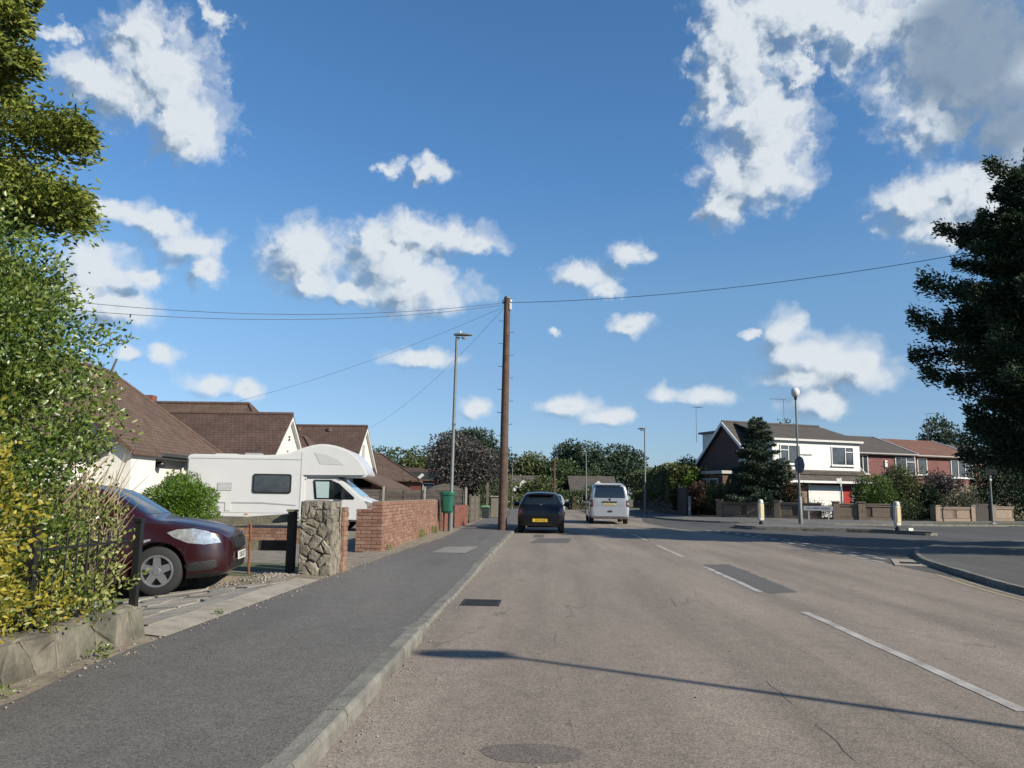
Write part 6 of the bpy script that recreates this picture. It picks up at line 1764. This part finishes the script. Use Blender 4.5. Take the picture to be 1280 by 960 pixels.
# terrace
def terrace_house(label, loc, rz, w, zE, zR, dep, wallm, roofm, wins, setup=None, base=.2):
    t = thing('terraced_house', label, 'house', (loc[0], loc[1], base), rz=rz)
    MB().box((w / 2, dep / 2, zE / 2), (w, dep, zE)).build('wall', wallm, t)
    MB().box((w / 2, -.04, 1.2), (w - .02, .10, 2.4)).build('ground_floor_wall', M_buffbrick, t)
    MB().prism([(-.3, zE - .06), (dep / 2, zR), (dep + .3, zE - .06), (dep + .3, zE - .2), (dep / 2, zR - .16), (-.3, zE - .2)], 0.01, w, 'x').build('roof', roofm, t, fix=True)
    MB().box((w / 2, -.3, zE - .10), (w, .08, .08)).build('gutter', mat('grey_gutter', (.40, .40, .38), .5), t)
    MB().prism([(-.3, zE + .0), (dep / 2, zR + .06), (dep / 2, zR - .1), (-.3, zE - .16)], w - .03, w + .03, 'x').build('verge', M_whitep, t, fix=True)
    for (x, z, ww, hh, bars, tb) in wins: house_window(t, (x, .0, z), ww, hh, -math.pi / 2, bars=bars, tb=tb)
    return t
t2 = terrace_house('red tile-hung terraced house just right of the white chalet', (21.75, 58.0), 23, 5.6, 4.55, 6.05, 8.0, M_redhung, M_slate,
              [(.55, 3.65, 1.15, 1.35, (.2,), None), (4.6, 3.6, 1.9, 1.30, (.1,), [(.1, 1, .5)]), (2.9, 1.3, 1.7, 1.2, (0,), None)])
MB().box((2.75, -.05, 3.75), (.22, .10, .5)).build('alarm_box', M_whitep, t2)
t3 = terrace_house('second red terraced house with an orange-brown roof', (27.2, 60.9), 23, 6.2, 4.55, 6.0, 8.0, M_redhung, M_otile,
              [(.65, 3.65, .95, 1.25, (), None), (4.6, 3.55, 2.2, 1.35, (-.33, .33), None), (3.0, 1.3, 1.7, 1.2, (0,), None)])
t4 = terrace_house('third terraced house half hidden by the big conifer at the right', (33.1, 63.4), 23, 6.2, 4.5, 5.75, 8.0, M_redhung, M_slate,
              [(1.2, 3.5, 1.6, 1.25, (0,), None), (4.6, 3.55, 1.8, 1.3, (0,), None)])
aerial('television aerial above the orange-brown terrace roof', (31.0, 66.8, 6.0), 2.4, 30)
q = thing('house', 'low far house with a long olive-brown roof seen over the trimmed hedge', 'house', (11.5, 84, .2), rz=6)
MB().box((3, 3, 1.4), (9, 6, 2.8)).build('wall', M_redhung, q)
hip_roof('roof', -2, 8, -.4, 6.4, 2.7, 4.75, M_slate, q, 'x', hip0=True, hip1=False)

# ================================================================== vegetation on the right
t = thing('conifer', 'dark bluish conifer in front of the white chalet house', 'conifer', (12.75, 49.5, .2))
conifer(t, 6.0, 1.85, LF_bluecon, nb=75, per=330, L=.17, W=.07, z0=.04, droop=.2, rise=.45, shape=lambda u: (1 - u) ** .62 * (1 + .12 * math.sin(u * 23)), trunk_r=.12, seed=21)
t = thing('conifer', 'small side conifer leaning out of the dark bluish one towards the globe lamp', 'conifer', (14.15, 49.0, .2))
conifer(t, 3.5, .95, LF_bluecon, nb=38, per=300, L=.15, W=.06, z0=.05, droop=.2, rise=.5, trunk_r=.06, seed=22)
shrub('hedge', 'bright green rounded hedge above the sunlit garden wall', 'hedge', (18.75, 47.4, .2), [(0, 0, 1.45, 1.05, .8, 1.15), (-.55, 0, 1.2, .75, .75, .95), (.55, .1, 1.3, .7, .8, 1.1)], LF_mid, .10, 420, wide=.5, sprigs=0)
shrub('bush', 'olive bush with a loose top behind the right-hand bollard', 'bush', (20.7, 48.2, .2), [(0, 0, 1.2, 1.0, .9, 1.1), (.1, .2, 2.2, .85, .8, .85), (-.3, 0, 2.6, .5, .5, .5), (.55, 0, 1.7, .6, .6, .8)], LF_far2, .13, 200, sprigs=60)
shrub('bush', 'dark low bush beneath the olive one at the wall gap', 'bush', (20.4, 46.9, .2), [(0, 0, .6, .9, .5, .65), (.6, .1, .4, .5, .5, .5)], LF_far, .11, 220)
t = thing('conifer', 'narrow dark dwarf conifer between the two right-hand garden walls', 'conifer', (22.0, 47.7, .2))
conifer(t, 2.1, .55, LF_dark, nb=40, per=420, L=.13, W=.05, z0=.04, shape=lambda u: .9 if u < .6 else (1 - u) * 2.2, trunk_r=.05, seed=23)
leafy_tree('purple_tree', 'small purple-leaved tree in front of the second terraced house', 'tree', (24.3, 50.6, .2), 2.95, 1.25, LF_purple, 31, leaf=.13, per=70, czf=.7, rzf=.33, trunk_r=.07)
shrub('bush', 'grey-green shrub spilling over the short wall with two pale panels', 'bush', (24.0, 48.8, .2), [(0, 0, .9, 1.1, .6, .8), (-.7, 0, .7, .7, .6, .6), (.8, .2, 1.0, .6, .6, .7)], LF_grey, .12, 220, sprigs=50)
shrub('bush', 'brownish shrub between the conifer and the garage door', 'bush', (14.55, 48.6, .2), [(0, 0, 1.0, .6, .5, .8), (.1, .1, 1.6, .4, .4, .4), (-.35, 0, 1.6, .4, .4, .5)], LF_red, .11, 200, sprigs=40)
shrub('low_hedge', 'low dark planting along the wall in front of the garage door', 'hedge', (16.4, 47.4, .2), [(-1.0, .2, .5, .6, .4, .5), (0, 0, .42, .7, .4, .42), (.8, -.2, .35, .6, .4, .4)], LF_far, .09, 260, sprigs=40)
shrub('bush', 'mixed yellow-green shrub under the shaded brick gable', 'bush', (10.9, 51.3, .2), [(0, 0, 1.0, 1.0, .8, .9), (.8, -.3, .9, .8, .7, .8), (-.4, .2, 1.5, .6, .6, .6)], LF_far2, .13, 190, sprigs=50)
shrub('bush', 'reddish shrub near the end of the dark board fence', 'bush', (9.7, 53.0, .2), [(0, 0, 1.2, .8, .8, .8), (.3, .2, 1.7, .6, .6, .5)], LF_red, .13, 180)
shrub('bush', 'dark rounded evergreen standing beside the rear of the chalet house', 'bush', (10.35, 60.5, .2), [(0, 0, 2.6, 1.1, 1.1, 1.3), (.1, 0, 3.3, .9, .9, .9), (0, 0, 1.4, 1.1, 1.1, 1.3)], LF_dark, .16, 80)
# trimmed hedge over the board fence
t = thing('hedge', 'tall trimmed green hedge above the dark board fence', 'hedge', (8.9, 55.6, .2))
Ph = []; Dh = []
for k in range(11500):
    f = random.random(); y = random.uniform(-.6, 18); wob = .12 * math.sin(y * 1.3) + .08 * math.sin(y * 3.1)
    if f < .42: p = (-.55 + wob + random.gauss(0, .08) - y * .03, y, random.uniform(.9, 3.15)); d = (-1, 0, .2)
    elif f < .72: p = (random.uniform(-.6, 1.3) - y * .03, y, 3.1 + wob + random.gauss(0, .08)); d = (0, 0, 1)
    elif f < .92: p = (random.uniform(-.6, 1.3), -.6 + random.gauss(0, .1), random.uniform(.3, 3.1)); d = (0, -1, .2)
    else: p = (random.uniform(-.5, 1.2) - y * .03, y, random.uniform(.3, 3.1)); d = (0, 0, 1)
    Ph.append(p); Dh.append(d)
crown('foliage', np.array(Ph), np.array(Dh), .24, .14, LF_far2, t, spread=.9)
sm = MB()
for k in range(9): sm.tube([(.3 - k * .06, k * 2.0, -.1), (.3 - k * .06, k * 2.0, 2.4)], .06, 6)
sm.build('stems', M_bark, t)
shrub('bush', 'pale feathery bush standing out in front of the trimmed hedge', 'bush', (8.25, 57.2, .2), [(0, 0, 1.9, .35, .8, .7), (0, .3, 2.3, .3, .5, .4)], LF_grey, .15, 110, sprigs=40)
shrub('bush', 'yellow-green shrub at the near end of the trimmed hedge', 'bush', (9.75, 55.0, .2), [(0, 0, 2.3, .7, .5, .5), (-.5, 0, 2.0, .5, .5, .5)], LF_bush, .15, 90, sprigs=50)

# big dark conifer at the right edge
t = thing('cypress_tree', 'very large dark cypress overhanging the junction at the right edge', 'tree', (15.6, 23.3, .12))
conifer(t, 12.4, 4.15, LF_dark, nb=330, per=470, extra=((4.3, 3.1, 5.0), (5.9, 3.2, 4.9), (7.4, 2.95, 3.9), (2.7, 3.0, 4.6), (5.0, 2.75, 4.7), (8.5, 3.3, 3.2), (3.4, 3.35, 4.4), (6.6, 3.45, 4.2), (1.7, 3.2, 4.0)), latk=.12, L=.14, W=.05, z0=.08, droop=.10, rise=.42, flat=.10, trunk_r=.32, seed=41, ragged=.62,
        shape=lambda u: (.62 + .9 * u if u < .32 else (.93 if u < .55 else .93 * ((1 - u) / .45) ** .8)) * (1 + .16 * math.sin(u * 31)))
lt = thing('cypress_tree', 'slim dark cypress leader at the left side of the large dark cypress', 'tree', (13.55, 22.7, .12))
conifer(lt, 10.7, 1.6, LF_dark, nb=150, per=430, latk=.13, flat=.09, L=.15, W=.052, z0=.30, ragged=.5, droop=.12, rise=.55, trunk_r=.14, seed=42,
        shape=lambda u: (.55 + .5 * math.sin(u * 17) * .3 if u < .6 else (1 - u) * 1.6))
shrub('bush', 'mass of dark shrubbery under the large cypress at the right edge', 'bush', (28.3, 50.5, .2), [(0, 0, 1.6, 1.7, 1.2, 1.5), (1.8, .5, 2.2, 1.8, 1.3, 2.0), (-1.0, .6, 2.6, 1.2, 1.0, 1.3), (4, 1, 2.0, 2.0, 1.5, 2), (-2.2, -.2, 1.0, 1.0, .8, 1.0)], LF_dark, .17, 150)
leafy_tree('tree', 'dark broad tree behind the far right garden wall', 'tree', (31.5, 54.5, .2), 7.2, 3.2, LF_dark, 51, leaf=.24, per=24)
leafy_tree('pine_tree', 'dark tree top showing over the orange-brown terrace roof', 'tree', (35.5, 74, .2), 8.3, 2.6, LF_pine, 52, leaf=.25, per=22)
leafy_tree('pine_tree', 'small dark tree top just over the white chalet ridge', 'tree', (23.5, 80, .2), 8.2, 1.6, LF_pine, 53, leaf=.25, per=22)

leafy_tree('street_tree', 'small dark tree on the near right corner, its shadow reaching the kerb nose', 'tree', (15.0, 18.3, .12), 5.6, 2.3, LF_dark, 58, leaf=.14, per=80, czf=.68, rzf=.3, trunk_r=.09)

# ================================================================== trees beyond the bend
leafy_tree('purple_tree', 'broad grey-purple plum tree behind the arched fence panel', 'tree', (-5.4, 50.0, .08), 4.55, 2.35, LF_purple, 61, leaf=.16, per=60, lobes=20, czf=.62, rzf=.40, trunk_r=.14)
shrub('bush', 'olive bush at the pavement edge just left of the wooden pole', 'bush', (-2.55, 47.5, .1), [(0, 0, .9, .5, .6, .9), (.1, .2, 1.8, .45, .5, .7), (-.4, .4, 1.4, .5, .5, .8)], LF_far2, .13, 110, sprigs=40)
shrub('bush', 'dark green shrub beneath the plum tree by the gate pier', 'bush', (-3.7, 46.6, .1), [(0, 0, 1.0, .6, .5, .8), (.3, .2, .6, .5, .5, .6)], LF_far, .12, 110)
G_ = 'trees in a belt beyond the bend of the road'
spec = [(-24.5, 104, 7.6, 4.4, LF_far, 'round dark green tree at the left end of the far tree belt'), (-19.5, 100, 8.3, 4.2, LF_far, 'dark green domed tree second from the left of the far belt'),
        (-15.6, 98, 7.6, 3.4, LF_far2, 'olive tree filling the gap beside the far pines'), (-14.6, 110, 11.2, 2.3, LF_pine, 'tall narrow pine right behind the left street lamp'),
        (-10.2, 104, 10.6, 4.4, LF_pine, 'broad domed dark pine left of the wooden pole'), (-5.9, 100, 8.6, 2.5, LF_pine, 'dark pine whose top shows just right of the wooden pole'),
        (-7.2, 92, 6.0, 3.0, LF_far2, 'lower olive tree in front of the domed pine'), (-2.6, 96, 6.7, 3.1, LF_far2, 'olive green tree between the wooden pole and the black hatchback'),
        (1.2, 94, 6.4, 3.1, LF_far, 'mid green tree right behind the black hatchback'), (2.6, 108, 9.4, 2.7, LF_pine, 'dark pine with a ragged top left of the van'),
        (6.2, 104, 9.6, 3.1, LF_pine, 'tall dark pine directly above the van roof'), (10.2, 106, 9.4, 3.4, LF_pine, 'dark pine at the right end of the group above the van'),
        (4.4, 92, 5.2, 2.2, LF_far, 'low green tree in front of the pines above the van'), (-1.0, 84, 4.0, 2.2, LF_far2, 'olive bushy tree at the road bend behind the hatchback'),
        (13.5, 97, 5.0, 3.0, LF_far2, 'low olive tree beyond the trimmed hedge'), (-28, 112, 7.0, 4, LF_far2, 'olive tree at the very left of the far belt, behind the bungalows')]
spec = [(x, y, h * .84, cr * .95, m, lab) for (x, y, h, cr, m, lab) in spec]
for i, (x, y, h, cr, m, lab) in enumerate(spec):
    pine = m is LF_pine
    leafy_tree('pine_tree' if pine else 'far_tree', lab, 'tree', (x, y, 0), h, cr, m, 70 + i, group=G_, leaf=.34, per=17, lobes=17, czf=.66 if pine else .56, rzf=.36 if pine else .46, trunk_r=.2)
shrub('bush', 'green bank of bushes across the end of the road behind the van', 'bush', (2.2, 80.5, 0), [(0, 0, .9, 2.2, 1, 1.0), (2.3, .4, 1.2, 1.6, 1, 1.2), (-1.6, .6, 1.0, 1.6, 1, 1.2), (4.3, 0, 1.1, 1.4, 1, 1.2)], LF_far, .22, 45)
shrub('bush', 'low olive bushes on the left of the road bend', 'bush', (-4.2, 79.5, 0), [(0, 0, .8, 1.5, 1, .9), (-2.2, .4, 1.2, 1.6, 1, 1.2), (1.6, .3, .7, 1.2, .8, .8)], LF_far2, .22, 45)
# houses among those trees
for (x, y, rz, lab) in ((-3.2, 88, 6, 'far brown house with a white bargeboard between the pole and the hatchback'), (4.9, 87, 4, 'far brown house with a white bargeboard left of the van roof')):
    h = thing('far_house', lab, 'house', (x, y, -.75), rz=rz)
    MB().box((0, 2.5, 1.4), (4.6, 5, 2.8)).build('wall', M_gbrick, h)
    MB().prism([(-.4, 2.7), (2.5, 4.3), (5.4, 2.7), (5.4, 2.5), (2.5, 4.1), (-.4, 2.5)], -2.6, 2.6, 'x').build('roof', M_slate, h, fix=True)
    MB().prism([(-.75, 2.75), (.45, 3.75), (.7, 3.5), (-.5, 2.5)], -.62, -.45, 'y').build('bargeboard', M_whitep, h, fix=True)
    house_window(h, (-1.2, 0, 1.9), 1.0, 1.0, -math.pi / 2, bars=(0,)); house_window(h, (1.1, 0, 1.9), 1.0, 1.0, -math.pi / 2, bars=(0,))
